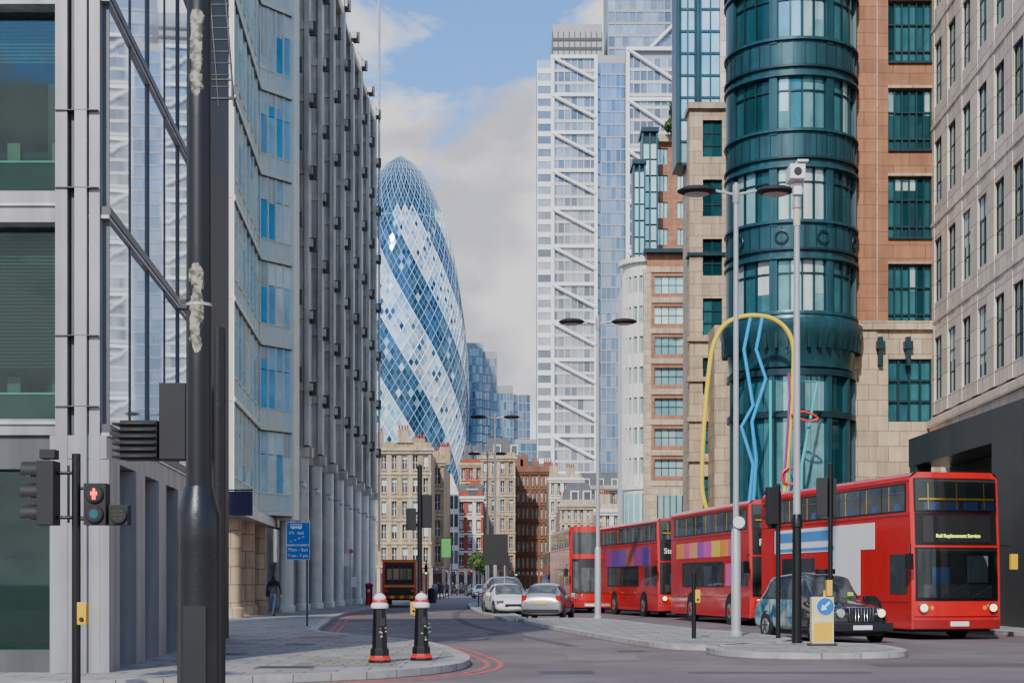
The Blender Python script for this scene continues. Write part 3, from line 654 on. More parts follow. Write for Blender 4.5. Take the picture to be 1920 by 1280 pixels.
# ------------------------------------------------------------------ H teal round tower + I brown facade
b=B('teal_bay_tower_building'); C=(13.1,72.2); RR=3.0
fh3=4.12; zc=Z(190,69.2)
b.lathe('core',M_dark,(C[0],C[1],0),[(RR-.35,0),(RR-.35,42)],32)
floors=[zc+fh3*k for k in (-2,-1,0,1,2,3)]
wins=((-112,-68,4),(-161,-119,3),(-61,-19,3))
for zc_ in floors:
    hw_=1.15
    for a0,a1,nm in wins:
        for q in range(nm):
            c0=a0+(a1-a0)*q/nm; c1=a0+(a1-a0)*(q+1)/nm
            b.arc('windows',M_glT if a0==-112 else M_glTd,C,RR-.3,RR-.2,c0+.4,c1-.4,zc_-hw_,zc_+hw_,3)
            if R.random()<(.65 if a0==-112 else .2): b.arc('curtains',M_curt if R.random()<.4 else M_glT2,C,RR-.2,RR-.185,c0+1.5,c1-1.5,zc_-hw_+R.choice((0,0,.8)),zc_+hw_,3)
        for q in range(nm+1):
            c=a0+(a1-a0)*q/nm; b.arc('mullions',M_teal2,C,RR-.3,RR-.1,c-.6,c+.6,zc_-hw_,zc_+hw_,1)
        b.arc('mullions',M_teal2,C,RR-.3,RR-.12,a0,a1,zc_+hw_*.45,zc_+hw_*.45+.07,6)
    for a0,a1 in ((-200,-161),(-119,-112),(-68,-61),(-19,20)):
        b.arc('piers',M_teal,C,RR-.35,RR+.02,a0,a1,zc_-hw_-.3,zc_+hw_+.3,6)
    b.arc('spandrel',M_teal,C,RR-.35,RR-.02,-200,20,zc_+hw_,zc_+fh3-hw_-.001,24)
    for zz0 in (zc_+hw_+.02,zc_+hw_+.42,zc_-hw_-.18):
        b.arc('ring_mouldings',M_teal2 if zz0>zc_+hw_+.3 else M_teal,C,RR-.1,RR+.12,-200,20,zz0,zz0+.1,28)
    for k in range(22):
        a=-198+k*10; b.arc('ribs',M_teal2,C,RR-.05,RR+.03,a-.25,a+.25,zc_+hw_+.6,zc_+fh3-hw_-.2,1)
for a in (-108,-72,-150,-30):
    ar=math.radians(a); pts=[]
    for k in range(12):
        t=k*math.pi/6; rad_=.28; aa=ar+rad_*math.cos(t)/RR; pts.append((C[0]+(RR+.08)*math.cos(aa),C[1]+(RR+.08)*math.sin(aa),floors[1]-1.95+rad_*math.sin(t)))
    b.tube('rosettes',M_teal2,pts,.035,6,True)
zk=floors[0]-1.15
b.lathe('corbel_cornice',M_teal,(C[0],C[1],0),[(RR-.35,zk-2.6),(RR-.15,zk-2.5),(RR-.05,zk-1.7),(RR+.1,zk-1.5),(RR+.25,zk-.9),(RR+.32,zk-.75),(RR+.32,zk-.45),(RR+.1,zk-.35),(RR+.02,zk)],40)
for k in range(26):
    a=-200+k*8.8; b.arc('corbel_brackets',M_teal2,C,RR-.1,RR+.24,a-1,a+1,zk-1.7,zk-.95,1)
zl=zk-2.6
for k in range(7):
    a=-170+k*26.5
    b.arc('lower_columns',M_teal,C,RR-.5,RR-.05,a-2.5,a+2.5,0,zl,2)
    if k<6:
        for q in range(3): b.arc('lower_glass',M_glT if k in (2,3) else M_glTd,C,RR-.45,RR-.3,a+2.5+q*7.2,a+2.5+(q+1)*7.2-.4,0.1,zl,2)
for z in (3.6,4.4,zl-2.2,zl-.3): b.arc('lower_rings',M_teal2,C,RR-.5,RR+.0,-200,20,z,z+.28,28)
xi0,xi1=W(1605,72),W(1752,72)+1.5
zsplit=Z(612,72)
l=b.frame((xi0-.3,72),(xi1,72)); off=.3
b.box('side_structure',M_dark,0,l,-12,-.5,0,42)
wa0=W(1666,72)-xi0+off; wa1=W(1748,72)-xi0+off
def zone(wall,z0,z1): 
    b.box('stone_pier',wall,0,wa0-.55,-.5,0,z0,z1); b.box('stone_pier_inner',wall,wa0-.55,wa0,-.5,-.08,z0,z1); b.box('stone_edge',wall,wa1,l,-.5,-.06,z0,z1)
zone(M_brown,zsplit,42); zone(M_beige,0,zsplit-.01)
b.box('stone_pier_stripe',M_beige,wa0-.56,wa0-.5,-.3,.02,zsplit,42)
for zc_ in floors:
    s0=zc_-1.35;s1=zc_+1.5
    b.box('stone_spandrel',M_brown,wa0,wa1,-.5,-.1,s1,s1+fh3-2.85-.002)
    b.box('stone_band',M_beige,wa0-.02,wa1,-.3,-.02,s1+.02,s1+.14)
    for k in range(6):
        b.box('wing_windows',M_glTd,wa0+(wa1-wa0)*k/6+.01,wa0+(wa1-wa0)*(k+1)/6-.01,-.45,-.35,s0,s1)
        if R.random()<.3: b.box('wing_blinds',M_glT2,wa0+(wa1-wa0)*k/6+.04,wa0+(wa1-wa0)*(k+1)/6-.04,-.35,-.34,s1-R.choice((.6,1.2)),s1)
    for k in range(7): b.box('wing_frames',M_teal2,wa0+(wa1-wa0)*k/6-.035,wa0+(wa1-wa0)*k/6+.035,-.35,-.22,s0,s1)
    for q in (0,.18,.62,.98): b.box('wing_frames',M_teal2,wa0,wa1,-.35,-.24,s0+(s1-s0)*q-.03,s0+(s1-s0)*q+.04)
    b.box('wing_ledge',M_teal2,wa0,wa1,-.35,.02,s0-.1,s0)
b.box('stone_spandrel',M_brown,wa0,wa1,-.5,-.1,zsplit,floors[0]-1.36)
b.box('band_course',M_beige,0,l,-.5,.14,zsplit-.15,zsplit+.25)
b.box('lower_spandrel',M_beige,wa0,wa1,-.5,-.1,Z(672,72),zsplit-.01); b.box('lower_spandrel',M_beige,wa0,wa1,-.5,-.1,3.5,Z(790,72))
for k in range(4): b.box('lower_windows',M_glTd,wa0+(wa1-wa0)*k/4+.01,wa0+(wa1-wa0)*(k+1)/4-.01,-.45,-.35,Z(790,72),Z(672,72))
for k in range(5): b.box('wing_frames',M_teal2,wa0+(wa1-wa0)*k/4-.05,wa0+(wa1-wa0)*k/4+.05,-.35,-.2,Z(790,72),Z(672,72))
for q in (0,.33,.66,1): b.box('wing_frames',M_teal2,wa0,wa1,-.35,-.22,Z(790,72)+2.95*q-.05,Z(790,72)+2.95*q+.05)
for xx in (W(1650,72),W(1702,72)):
    a=xx-xi0+off; b.box('wall_brackets',M_teal2,a-.1,a+.1,-.1,.2,Z(686,72),Z(632,72)); b.box('wall_brackets',M_teal2,a-.2,a+.2,-.1,.25,Z(655,72),Z(640,72))
b.box('ground_arcade',M_dark,wa0,wa1,-.5,-.3,0,3.5)
b.finish()
# ------------------------------------------------------------------ J right pale stone
b=B('pale_stone_building')
jl=lambda y:16.7+.0417*y
p0=(jl(72.2),72.2); p1=(jl(26),26)
zJ=8.85; fJ=4.55; nfJ=7
L_=grid(b,p0,p1,zJ+.5,zJ+.5+fJ*nfJ,18,nfJ,.56,.64,.14,M_beigeJ,M_glTd,M_teal2,mx=2,my=3,sill=.14,body=14,mw=.06,blind=.12,fp=.04)
b.frame(p0,p1)
for j in range(nfJ+1): b.box('bands',M_beigeJ,0,L_,-.4,.035,zJ+.5+fJ*j-.28,zJ+.5+fJ*j-.12)
b.box('cornice_base',M_beigeJ,0,L_,-.6,.25,zJ-.1,zJ+.22); b.box('cornice_base',M_beigeJ,0,L_,-.6,.12,zJ-.8,zJ-.1); b.box('soffit',M_gsteel2,0,L_,-6,-.05,zJ-1.0,zJ-.82)
b.box('base_wall',M_dbrown,.0,L_,-3,-2.2,0,zJ-1)
for k in range(6): b.box('base_columns',M_beigeJ,.2+k*8,1.5+k*8,-1.6,-.1,0,zJ-1.01)
b.finish()
b=B('dark_entrance_pavilion')
x0=15.75
b.prism('walls',M_dbrown,[(x0+1.9,61),(x0,61),(x0+.05,47),(x0+9,47),(x0+9,61)],6.1,7.2)
b.box('walls',M_dbrown,x0+.02,x0+1.0,47.2,50.5,0,6.1); b.box('walls',M_dbrown,x0+.02,x0+.6,59.9,60.9,0,6.1)
b.box('recess',M_dark,x0+1.5,x0+8,47.5,60.5,0,6.08)
b.box('walls',M_dbrown,x0+.2,x0+8.9,47.02,47.6,0,6.1)
b.finish()
# ------------------------------------------------------------------ vehicles
M_seat=mat('seat_blue',(.05,.09,.22),.8); M_amb=mat('amber_lens',(.7,.25,.02),.2)
def bus(name,loc,rz,Lb=10.6,Wb=2.5,H=4.4,ads=None,front='std',dest=None,destcol=M_white,lit=True,lower=True,dsz=.3,dx=None):
    b=B(name)
    fy=lambda z:.032*max(0,z-1.2)**1.4*(1.5 if front=='round' else 1)
    fb=lambda x:(.30 if front=='round' else .14)*abs(2*x/Wb-1)**(2.5 if front=='round' else 4)
    hw=lambda z:(Wb/2-(.22-math.sqrt(max(0,.22**2-(z-(H-.22))**2)) if z>H-.22 else 0))
    def patch(part,m,x0,x1,z0,z1,off,nx=12,nz=8,full=False):
        vs=[];fs=[]
        for j in range(nz+1):
            z=z0+(z1-z0)*j/nz; h=hw(z) if full else Wb/2
            for i in range(nx+1):
                x=x0+(x1-x0)*i/nx; xx=Wb/2+(x-Wb/2)*h/(Wb/2); vs.append((xx,fy(z)+fb(xx)-off,z))
        for j in range(nz):
            for i in range(nx): a=j*(nx+1)+i; fs.append((a,a+1,a+nx+2,a+nx+1))
        b.add(part,m,vs,fs)
    zz_=[.28,.6,1,1.5,2,2.5,3,3.5,3.9,H-.22,H-.15,H-.08,H-.03,H]
    for sgn in (0,1):
        vs=[];fs=[]
        for z in zz_:
            x=Wb/2+(hw(z) if sgn else -hw(z)); vs+= [(x,fy(z)+fb(x),z),(x,Lb-.05-.0*z,z)]
        for j in range(len(zz_)-1): fs.append((2*j,2*j+1,2*j+3,2*j+2))
        b.add('body',M_red,vs,fs)
    h=hw(H); b.add('body',M_red,[(Wb/2-h,fy(H)+fb(Wb/2-h),H),(Wb/2+h,fy(H)+fb(Wb/2+h),H),(Wb/2+h,Lb-.05,H),(Wb/2-h,Lb-.05,H)],[(0,1,2,3)])
    b.add('body',M_red,[(Wb/2-h+2*h*i/12,fy(H)+fb(Wb/2-h+2*h*i/12),H) for i in range(13)]+[(Wb/2,.6,H+.002)],[(i,i+1,13) for i in range(12)])
    patch('front_panel',M_red,0,Wb,.28,H,0,16,26,True)
    b.box('rear_panel',M_redd,.02,Wb-.02,Lb-.06,Lb,.3,H-.1)
    b.box('underframe',M_blackm,.15,Wb-.15,.4,Lb-.2,.2,.3)
    if front=='round':
        patch('front_surround',M_black,.12,Wb-.12,1.0,2.75,.008); patch('front_windscreen',M_busgl,.16,Wb-.16,1.05,2.6,.014)
        patch('upper_windscreen',M_busgl,.14,Wb-.14,3.0,4.1,.012); patch('destination_box',M_dark,.5,Wb-.5,2.3,2.7,.02)
    else:
        patch('front_surround',M_black,.09,Wb-.09,1.02,2.42,.008)
        patch('windscreen_backing',M_dark,.13,Wb-.13,1.08,2.38,.012)
        patch('dash',mat('dash_grey',(.07,.07,.075),.6),.3,Wb-.3,1.1,1.45,.02)
        b.box('driver_screen',M_seat,.5,1.0,-.035,-.02,1.45,1.9); b.box('cab_back_panel',mat('cab_light_panel',(.10,.11,.115),.6),1.5,2.1,-.03,-.018,1.5,2.2)
        b.tube('wipers',M_black,[(Wb*.3,-.1,1.1),(Wb*.55,-.12,1.45)],.012,5); b.tube('wipers',M_black,[(Wb*.62,-.1,1.1),(Wb*.85,-.1,1.4)],.012,5)
        patch('windscreen',M_clear,.13,Wb-.13,1.08,2.38,.075)
        patch('display_panel',M_black,.1,Wb-.1,2.48,3.34,.01); patch('display_glass',M_lens,.3,Wb-.3,2.56,3.25,.016)
        patch('upper_surround',M_black,.09,Wb-.09,3.35,4.24,.008); patch('upper_backing',mat('interior_dim',(.03,.033,.033),.7),.13,Wb-.13,3.39,4.2,.012)
        b.tube('upper_rails',M_yel,[(.2+k*(Wb-.4)/12,fy(3.68)+fb(.2+k*(Wb-.4)/12)-.055,3.68) for k in range(13)],.03,6)
        for xr in (.45,1.25,2.05): b.tube('upper_rails',M_yel,[(xr,fy(3.45)+fb(xr)-.045,3.42),(xr,fy(4.1)+fb(xr)-.045,4.1)],.015,6)
        for xs in (.35,.9,1.45,1.95): patch('seat_backs',M_seat,xs,xs+.42,3.4,3.62,.03,4,2)
        patch('upper_glass',M_clear,.12,Wb-.12,3.38,4.21,.09)
        patch('brow',M_red,.05,Wb-.05,2.42,2.475,.03)
    patch('bumper',M_redd,.04,Wb-.04,.30,.52,.03); patch('bumper_line',M_black,.06,Wb-.06,.60,.62,.012)
    b.box('number_plate',M_white,Wb/2-.26,Wb/2+.26,-.06,-.035,.36,.48)
    for x in (.28,Wb-.28):
        b.disc('headlamp_rims',M_chrome,(x,fb(x)-.03,.84),.135,.07); b.disc('headlamps',M_lamp if lit else M_chrome,(x,fb(x)-.07,.84),.10,.02)
        b.disc('indicators',M_amb,(x+(.24 if x<1 else -.24),fb(x)-.02,.84),.06,.05)
    if dest:
        if dx is None: b.text('destination_text',destcol,dest,(Wb/2,fy(2.8)-.03,2.72),(math.radians(88),0,0),dsz)
        else: b.text('destination_text',destcol,dest,(dx,fy(2.9)-.03,2.9),(math.radians(88),0,0),dsz,'LEFT')
    for x,sx in ((-.02,-1),(Wb+.02,1)):
        b.tube('mirror_arms',M_black,[(x,.15,2.5),(x+sx*.16,-.12,2.45),(x+sx*.2,-.14,2.2)],.018,6); b.box('mirrors',M_yel if x>1 and front!='round' else M_black,x+sx*.2-.1,x+sx*.2+.1,-.2,-.12,1.85,2.25)
    for x,s in ((0,-1),(Wb,1)):
        def sb(part,m,y0,y1,z0,z1,t):
            b.box(part,m,min(x,x+s*t),max(x,x+s*t),y0,y1,z0,z1)
        sb('window_band',M_black,.45,Lb-.5,3.36,4.12,.006)
        nw=7
        for k in range(nw):
            y0=.5+k*(Lb-1.1)/nw; sb('side_windows',M_busgl,y0+.03,y0+(Lb-1.1)/nw-.03,3.40,4.08,.012)
            if k%2==0: sb('window_rails',M_chrome,y0+.05,y0+(Lb-1.1)/nw-.05,3.86,3.88,.018)
            sb('seats_through_window',M_seat,y0+.3,y0+.6,3.41,3.6,.0135)
            sb('grab_poles',M_yel,y0+.9,y0+.93,3.41,4.06,.0135)
        sb('cantrail',M_redd,.3,Lb-.1,4.16,4.19,.012); sb('waist_rail',M_redd,.3,Lb-.1,3.26,3.29,.012); sb('skirt_line',M_redd,.3,Lb-.1,.98,1.0,.012)
        if lower:
            ys=[(.45,1.25),(1.4,2.2)]+[(3.3+k*1.35,4.55+k*1.35) for k in range(4)]
            sb('window_band',M_black,3.2,8.8,1.35,2.3,.006)
            for y0,y1 in ys: sb('side_windows',M_busgl,y0,y1,1.4,2.25,.012)
        else:
            sb('side_windows',M_busgl,.35,1.35,1.2,2.25,.012); sb('door_line',M_redd,1.5,1.52,.4,2.4,.01); sb('vent_panel',M_redd,2.0,2.9,.5,1.0,.01); sb('side_windows',M_busgl,6.3,8.8,1.4,2.25,.012)
        for yp in (3.0,5.2,7.4,9.3): sb('panel_joins',M_redd,yp,yp+.012,.32,3.25,.004)
        for yw in (2.35,Lb-3.1):
            b.disc('wheel_arches',M_dark,(x+s*.004,yw,.52),.62,.02,'x',28); b.disc('tyres',M_tyre,(x-s*.08,yw,.49),.49,.24,'x',28); b.disc('rims',M_rim,(x+s*.035,yw,.49),.27,.03,'x',20); b.disc('hubs',M_redd,(x+s*.06,yw,.49),.12,.05,'x',12)
        if ads:
            for (m,y0,y1,z0,z1,t) in ads: sb('advert_panels',m,y0,y1,z0,z1,t)
        for k in range(3): sb('side_markers',M_amb,3.8+k*2.2,3.9+k*2.2,1.05,1.1,.02)
    return b.finish(loc,rz)
ad_white=mat('advert_white',(.72,.74,.76),.4,namt=.04); ad_blue=mat('advert_blue',(.06,.24,.55),.4)
ac=[mat('advert_c%d'%i,c,.4,namt=.1) for i,c in enumerate(((.7,.12,.25),(.75,.3,.05),(.75,.55,.08),(.6,.1,.35),(.35,.08,.4),(.75,.35,.15)))]
adv1=[(ad_white,2.3,9.4,2.42,3.15,.014),(ad_blue,5.0,9.2,2.75,3.05,.02),(ad_blue,4.9,9.2,2.46,2.56,.02),(ad_white,3.2,5.0,1.15,2.42,.013)]
bus('double_decker_bus',(W(1714,40),40,0),math.radians(12.6),Wb=2.55,ads=adv1,dest='Rail Replacement Service',destcol=M_led,lower=False,dsz=.125)
adv2=[(ac[k%6],1.7+k*1.0,2.66+k*1.0,2.48,3.08,.014) for k in range(8)]+[(ac[3],2.2,2.9,1.4,2.2,.02)]
bus('double_decker_bus',(W(1408,53.2),53.2,0),math.radians(9.2),ads=adv2,dest='Paddington',lower=True,dsz=.33,dx=.3)
adpur=[mat('advert_p%d'%i,c,.4,namt=.1) for i,c in enumerate(((.12,.06,.3),(.3,.05,.25),(.45,.12,.1),(.18,.08,.32)))]
adv3=[(adpur[k%4],1.4+k*1.3,2.7+k*1.3,2.3,3.1,.014) for k in range(6)]
bus('double_decker_bus',(W(1235,66.9),66.9,0),math.radians(11),Wb=2.45,H=4.35,ads=adv3,dest='Stratford',dsz=.34,dx=.25)
bus('double_decker_bus',(W(1069,77.5),77.5,0),math.radians(4),Wb=2.0,H=4.4,front='round',lit=False)
bus('double_decker_bus',(W(1034,128),128,0),math.radians(3),Wb=2.4,H=4.3,front='std',lit=False)
def car(name,loc,rz,st,Wd,paint,front=True,wheels=(.17,.80),wr=.32,taxi=False,Lc=4.0,glass=(3,4,5,6),pillars=(),plate=M_white,lit=False):
    b=B(name); rings=[]
    for (t,zb,zbe,zr,w0,w1) in st:
        half=[(w0*.86,zb),(w0,zb+.14),(w0*1.01,(zb+zbe)/2+.06),(w0*.965,zbe),(w1,zr-.05),(w1*.82,zr)]
        ring=[(0,zb)]+half+[(0,zr+.025)]+[(-x,z) for x,z in reversed(half)]; rings.append([(x,t*Lc,z) for x,z in ring])
    nR=len(rings[0]); body=[];gls=[];V=[v for r in rings for v in r]
    for i in range(len(rings)-1):
        for k in range(nR):
            k2=(k+1)%nR; f=(i*nR+k,i*nR+k2,(i+1)*nR+k2,(i+1)*nR+k)
            side=k in (4,9); top=k in (5,6,7,8)
            g=False
            if i in glass:
                fi=glass.index(i)
                if fi in (0,len(glass)-1): g=top
                else: g=side and i not in pillars
            (gls if g else body).append(f)
    body+= [tuple(range(nR))[::-1],tuple(range((len(rings)-1)*nR,len(rings)*nR))]
    me=bpy.data.meshes.new('body'); me.from_pydata(V,[],body+gls); me.materials.append(paint); me.materials.append(M_busgl)
    for i,p in enumerate(me.polygons): p.use_smooth=True; p.material_index=1 if i>=len(body) else 0
    bm=bmesh.new(); bm.from_mesh(me); bmesh.ops.recalc_face_normals(bm,faces=bm.faces)
    cl=bm.edges.layers.float.new('crease_edge')
    for ed in bm.edges:
        ms={f.material_index for f in ed.link_faces}
        if len(ms)>1: ed[cl]=.85
    bm.to_mesh(me); bm.free()
    o=bpy.data.objects.new('body',me); scn.collection.objects.link(o); sm=o.modifiers.new('sub','SUBSURF'); sm.levels=2; sm.render_levels=2
    b.box('chassis',M_blackm,-Wd*.42,Wd*.42,.3,Lc-.3,.16,.3)
    for t in wheels:
        for s in (-1,1):
            x=s*(Wd/2-.02); y=t*Lc
            b.disc('wheel_arches',M_dark,(x-s*.02,y,wr+.02),wr+.06,.06,'x',28); b.disc('tyres',M_tyre,(x-s*.07,y,wr),wr,.2,'x',28); b.disc('rims',M_rim,(x+s*.035,y,wr),wr*.62,.02,'x',20)
            for q in range(5):
                a=q*1.257; b.tube('spokes',M_dark,[(x+s*.046,y+.08*wr*math.cos(a),wr+.08*wr*math.sin(a)),(x+s*.046,y+wr*.5*math.cos(a+.3),wr+wr*.5*math.sin(a+.3))],.022,5)
    for s in (-1,1):
        b.box('mirrors',paint,s*(Wd/2+.1)-.09,s*(Wd/2+.1)+.09,Lc*.33,Lc*.33+.1,st[4][2]-.02,st[4][2]+.14)
        for yy in (.36,.56,.74): b.box('door_gaps',M_dark,s*(Wd/2-.005)-.008,s*(Wd/2-.005)+.008,Lc*yy,Lc*yy+.012,.35,st[4][2]-.06)
    if taxi:
        b.box('grille',M_dark,-.34,.34,-.03,.1,.52,.88); b.box('grille_frame',M_chrome,-.37,.37,-.02,.08,.86,.90)
        for q in range(9): b.box('grille_bars',M_chrome,-.32+q*.08-.008,-.32+q*.08+.008,-.045,-.02,.53,.87)
        for s in (-1,1):
            b.disc('headlamp_rims',M_chrome,(s*.55,.02,.74),.125,.12)
            b.disc('headlamps',M_lamp if s>0 else mat('lamp_clear',(.6,.62,.65),.1,metal=.5),(s*.55,-.045,.74),.10,.02); b.disc('fog_lamps',M_chrome,(s*.3,-.04,.44),.06,.05)
        b.box('bumper',paint,-.84,.84,-.10,.12,.30,.50); b.box('number_plate',plate,-.26,.26,-.125,-.103,.33,.44)
        b.box('for_hire_sign',M_blackm,-.25,.25,Lc*.40,Lc*.40+.16,1.72,1.85)
        b.tube('wipers',M_black,[(-.5,Lc*.29,1.12),(-.1,Lc*.34,1.35)],.01,5)
        b.box('windscreen_sticker',mat('sticker_green',(.4,.6,.1),.5),.35,.5,Lc*.29,Lc*.30,1.15,1.25)
    elif front:
        for s in (-1,1): b.box('headlamps',M_lamp if lit else M_chrome,s*Wd*.36-.16,s*Wd*.36+.16,.03,.2,.60,.72)
        b.box('grille',M_dark,-.42,.42,-.01,.12,.42,.56); b.box('number_plate',plate,-.26,.26,-.03,.0,.32,.43)
    yb=Lc-.09
    for s in (-1,1): b.box('tail_lamps',M_tail,s*Wd*.40-.1,s*Wd*.40+.1,yb-.1,yb+.055,.78,1.02)
    b.box('number_plate_rear',mat('plate_yellow',(.7,.5,.1),.5),-.26,.26,Lc-.03,Lc+.02,.66,.77); b.box('rear_bumper',M_blackm,-Wd*.42,Wd*.42,Lc-.14,Lc+.03,.32,.44)
    e=b.finish(loc,rz,bevel=.012); o.parent=e
    return e
hatch=[(0,.34,.52,.54,.62,.5),(.025,.22,.66,.68,.78,.66),(.12,.2,.80,.84,.85,.70),(.26,.2,.92,.97,.87,.72),(.45,.2,.95,1.45,.87,.56),(.60,.2,.97,1.49,.88,.58),(.62,.2,.97,1.49,.88,.58),(.82,.2,1.0,1.42,.87,.55),(.95,.2,1.02,1.08,.85,.62),(.985,.22,.9,.95,.82,.62),(1,.34,.7,.72,.72,.55)]
cab=[(0,.34,.60,.62,.66,.4),(.012,.24,.80,.86,.76,.42),(.08,.22,.90,.97,.82,.46),(.20,.22,.97,1.03,.86,.52),(.29,.22,1.02,1.09,.88,.62),(.40,.22,1.06,1.66,.88,.62),(.57,.22,1.07,1.75,.885,.66),(.60,.22,1.07,1.75,.885,.66),(.84,.22,1.07,1.68,.88,.62),(.95,.22,1.04,1.12,.86,.62),(.985,.24,.9,.95,.82,.6),(1,.36,.7,.72,.74,.5)]
p_silver=mat('car_silver',(.42,.43,.44),.28,metal=.6,namt=.04,coat=.5); p_white=mat('car_white',(.72,.73,.74),.25,namt=.04,coat=.5); p_blueg=mat('car_blue_grey',(.20,.28,.34),.3,metal=.5,namt=.04,coat=.5); p_dk=mat('car_dark',(.02,.025,.03),.25,namt=.04,coat=.6)
p_taxi=mat('taxi_livery',(.008,.010,.016),.2,namt=.1,coat=1); nt=p_taxi.node_tree; bs=nt.nodes['Principled BSDF']; src=bs.inputs['Base Color'].links[0].from_socket
tcx=nn(nt,'ShaderNodeTexCoord'); spx=nn(nt,'ShaderNodeSeparateXYZ'); nt.links.new(tcx.outputs['Object'],spx.inputs[0])
def m2(op,a,v):
    x=nn(nt,'ShaderNodeMath',operation=op); nt.links.new(a,x.inputs[0])
    if isinstance(v,float): x.inputs[1].default_value=v
    else: nt.links.new(v,x.inputs[1])
    return x.outputs[0]
ax=m2('ABSOLUTE',spx.outputs[0],0.0); k1=m2('GREATER_THAN',ax,.70); k2=m2('GREATER_THAN',spx.outputs[1],1.6); k3=m2('LESS_THAN',spx.outputs[2],1.06); kk=m2('MULTIPLY',m2('MULTIPLY',k1,k2),k3)
nz=nn(nt,'ShaderNodeTexNoise'); nz.inputs['Scale'].default_value=2.2; nz.inputs['Detail'].default_value=5; nt.links.new(tcx.outputs['Object'],nz.inputs['Vector'])
rz_=nn(nt,'ShaderNodeValToRGB'); e=rz_.color_ramp.elements; e[0].position=.40; e[0].color=(.015,.09,.15,1); e[1].position=.56; e[1].color=(.20,.46,.52,1); e2=rz_.color_ramp.elements.new(.66); e2.color=(.60,.46,.36,1); nt.links.new(nz.outputs[0],rz_.inputs[0])
mxx=nn(nt,'ShaderNodeMix',data_type='RGBA'); nt.links.new(kk,mxx.inputs[0]); nt.links.new(src,mxx.inputs[6]); nt.links.new(rz_.outputs[0],mxx.inputs[7]); nt.links.new(mxx.outputs[2],bs.inputs['Base Color'])
car('taxi_cab',(W(1607,38.3),37.9,0),math.radians(15),cab,1.78,p_taxi,taxi=True,Lc=4.6,glass=(4,5,6,7,8),pillars=(6,),wr=.34,wheels=(.17,.79))
car('parked_car',(W(1028,64)+.35,66.4,0),math.radians(180-10),hatch,1.76,p_silver,front=True,Lc=4.0,glass=(3,4,5,6,7),pillars=(5,),wr=.31)
car('parked_car',(W(968,70)-.1,70.5,0),math.radians(10),hatch,1.76,p_white,Lc=4.1,glass=(3,4,5,6,7),pillars=(5,),wr=.32)
suv=[(t,zb+.03,zbe*1.12,zr*1.24,w0*1.05,w1*1.2) for t,zb,zbe,zr,w0,w1 in hatch]
car('parked_van',(W(962,78),77,0),math.radians(10),suv,1.9,p_blueg,Lc=4.8,glass=(3,4,5,6,7),pillars=(5,),wr=.35,lit=True)
b=B('refuse_lorry'); 
M_or=mat('hazard_orange',(.72,.22,.03),.4)
b.box('body',M_redd,0,2.15,.0,7.0,.9,2.95); b.box('cab',M_red,.05,2.1,7.1,8.8,.5,2.7); b.box('chassis',M_blackm,.2,1.95,.2,8.6,.45,.9)
b.box('rear_frame',M_red,.0,.16,-.12,-.005,.55,3.0); b.box('rear_frame',M_red,1.99,2.15,-.12,-.005,.55,3.0); b.box('rear_frame',M_or,.0,2.15,-.14,-.01,2.82,3.02); b.box('rear_frame',M_or,.16,1.99,-.14,-.01,1.25,1.42)
b.box('rear_window',M_vic,.3,1.85,-.06,-.01,1.75,2.45); b.box('rear_window_frame',M_dark,.2,1.95,-.03,-.004,1.5,2.7)
for q in range(3): b.box('hopper_ribs',M_gsteel2,.6+q*.45,.68+q*.45,-.08,-.05,1.6,2.6)
b.box('hopper',M_dark,.16,1.99,-.1,-.01,.78,1.2)
for k in range(6): b.box('chevrons',M_yel if k%2 else M_sred2,.18+k*.3,.46+k*.3,-.17,-.105,.55,.76)
for x in (.25,1.9): b.box('tail_lamps',M_tail,x-.12,x+.12,-.2,-.11,.95,1.15); b.box('hazard_plates',M_yel,x-.14,x+.14,-.2,-.15,1.26,1.38); b.box('roof_lamps',M_amb,x-.1,x+.1,-.2,-.145,2.84,2.92)
for x in (.15,1.75): b.disc('tyres',M_tyre,(x+.12,1.4,.48),.48,.28,'x'); b.disc('tyres',M_tyre,(x+.12,6.9,.48),.48,.28,'x')
b.finish((W(717,97),97,0),math.radians(3),bevel=.02)
# ------------------------------------------------------------------ street furniture
def lamp(px,d,head=11.7,disc=False,name='street_lamp'):
    b=B(name); zt=head
    b.tube('shaft',M_polew,[(0,0,.1),(0,0,zt)],[.085,.06],14)
    b.lathe('steel_sleeve',M_lsteel,(0,0,.1),[(.16,0),(.16,.1),(.125,.15),(.125,2.7),(.10,2.8)],16)
    b.lathe('cap',M_polew,(0,0,zt),[(.07,-.35),(.09,-.3),(.09,.12),(.03,.2)],12)
    for s in (-1,1):
        b.tube('arm',M_polew,[(0,0,zt-.12),(s*.5,0,zt-.02),(s*.75,0,zt+.0)],.035,8)
        b.lathe('lamp_head',M_blackm,(s*1.02,0,zt-.02),[(.05,-.10),(.36,-.08),(.5,-.02),(.50,.02),(.36,.09),(.1,.13)],24,1,.8)
        b.lathe('diffuser',M_lsteel,(s*1.02,0,zt-.135),[(.26,0),(.33,.03)],20,1,.8)
    if disc: b.disc('round_sign',M_white,(0.05,-.17,3.05),.15,.03)
    return b.finish((W(px,d),d,0))
lamp(1380,39.8,11.65,True); lamp(1121,59.6,11.65); lamp(928,94,11.7); lamp(914,118,11.5)
b=B('camera_pole')
b.tube('shaft_upper',M_polew,[(0,0,2.8),(0,0,10.3)],[.085,.065],14); b.tube('shaft_lower',M_black,[(0,0,.1),(0,0,2.85)],[.115,.10],14)
b.lathe('collar',M_black,(0,0,2.75),[(.13,0),(.13,.12),(.09,.3)],14)
b.lathe('old_paint_band',mat('cream_paint',(.55,.5,.38),.6),(0,0,9.6),[(.08,0),(.08,.5)],12)
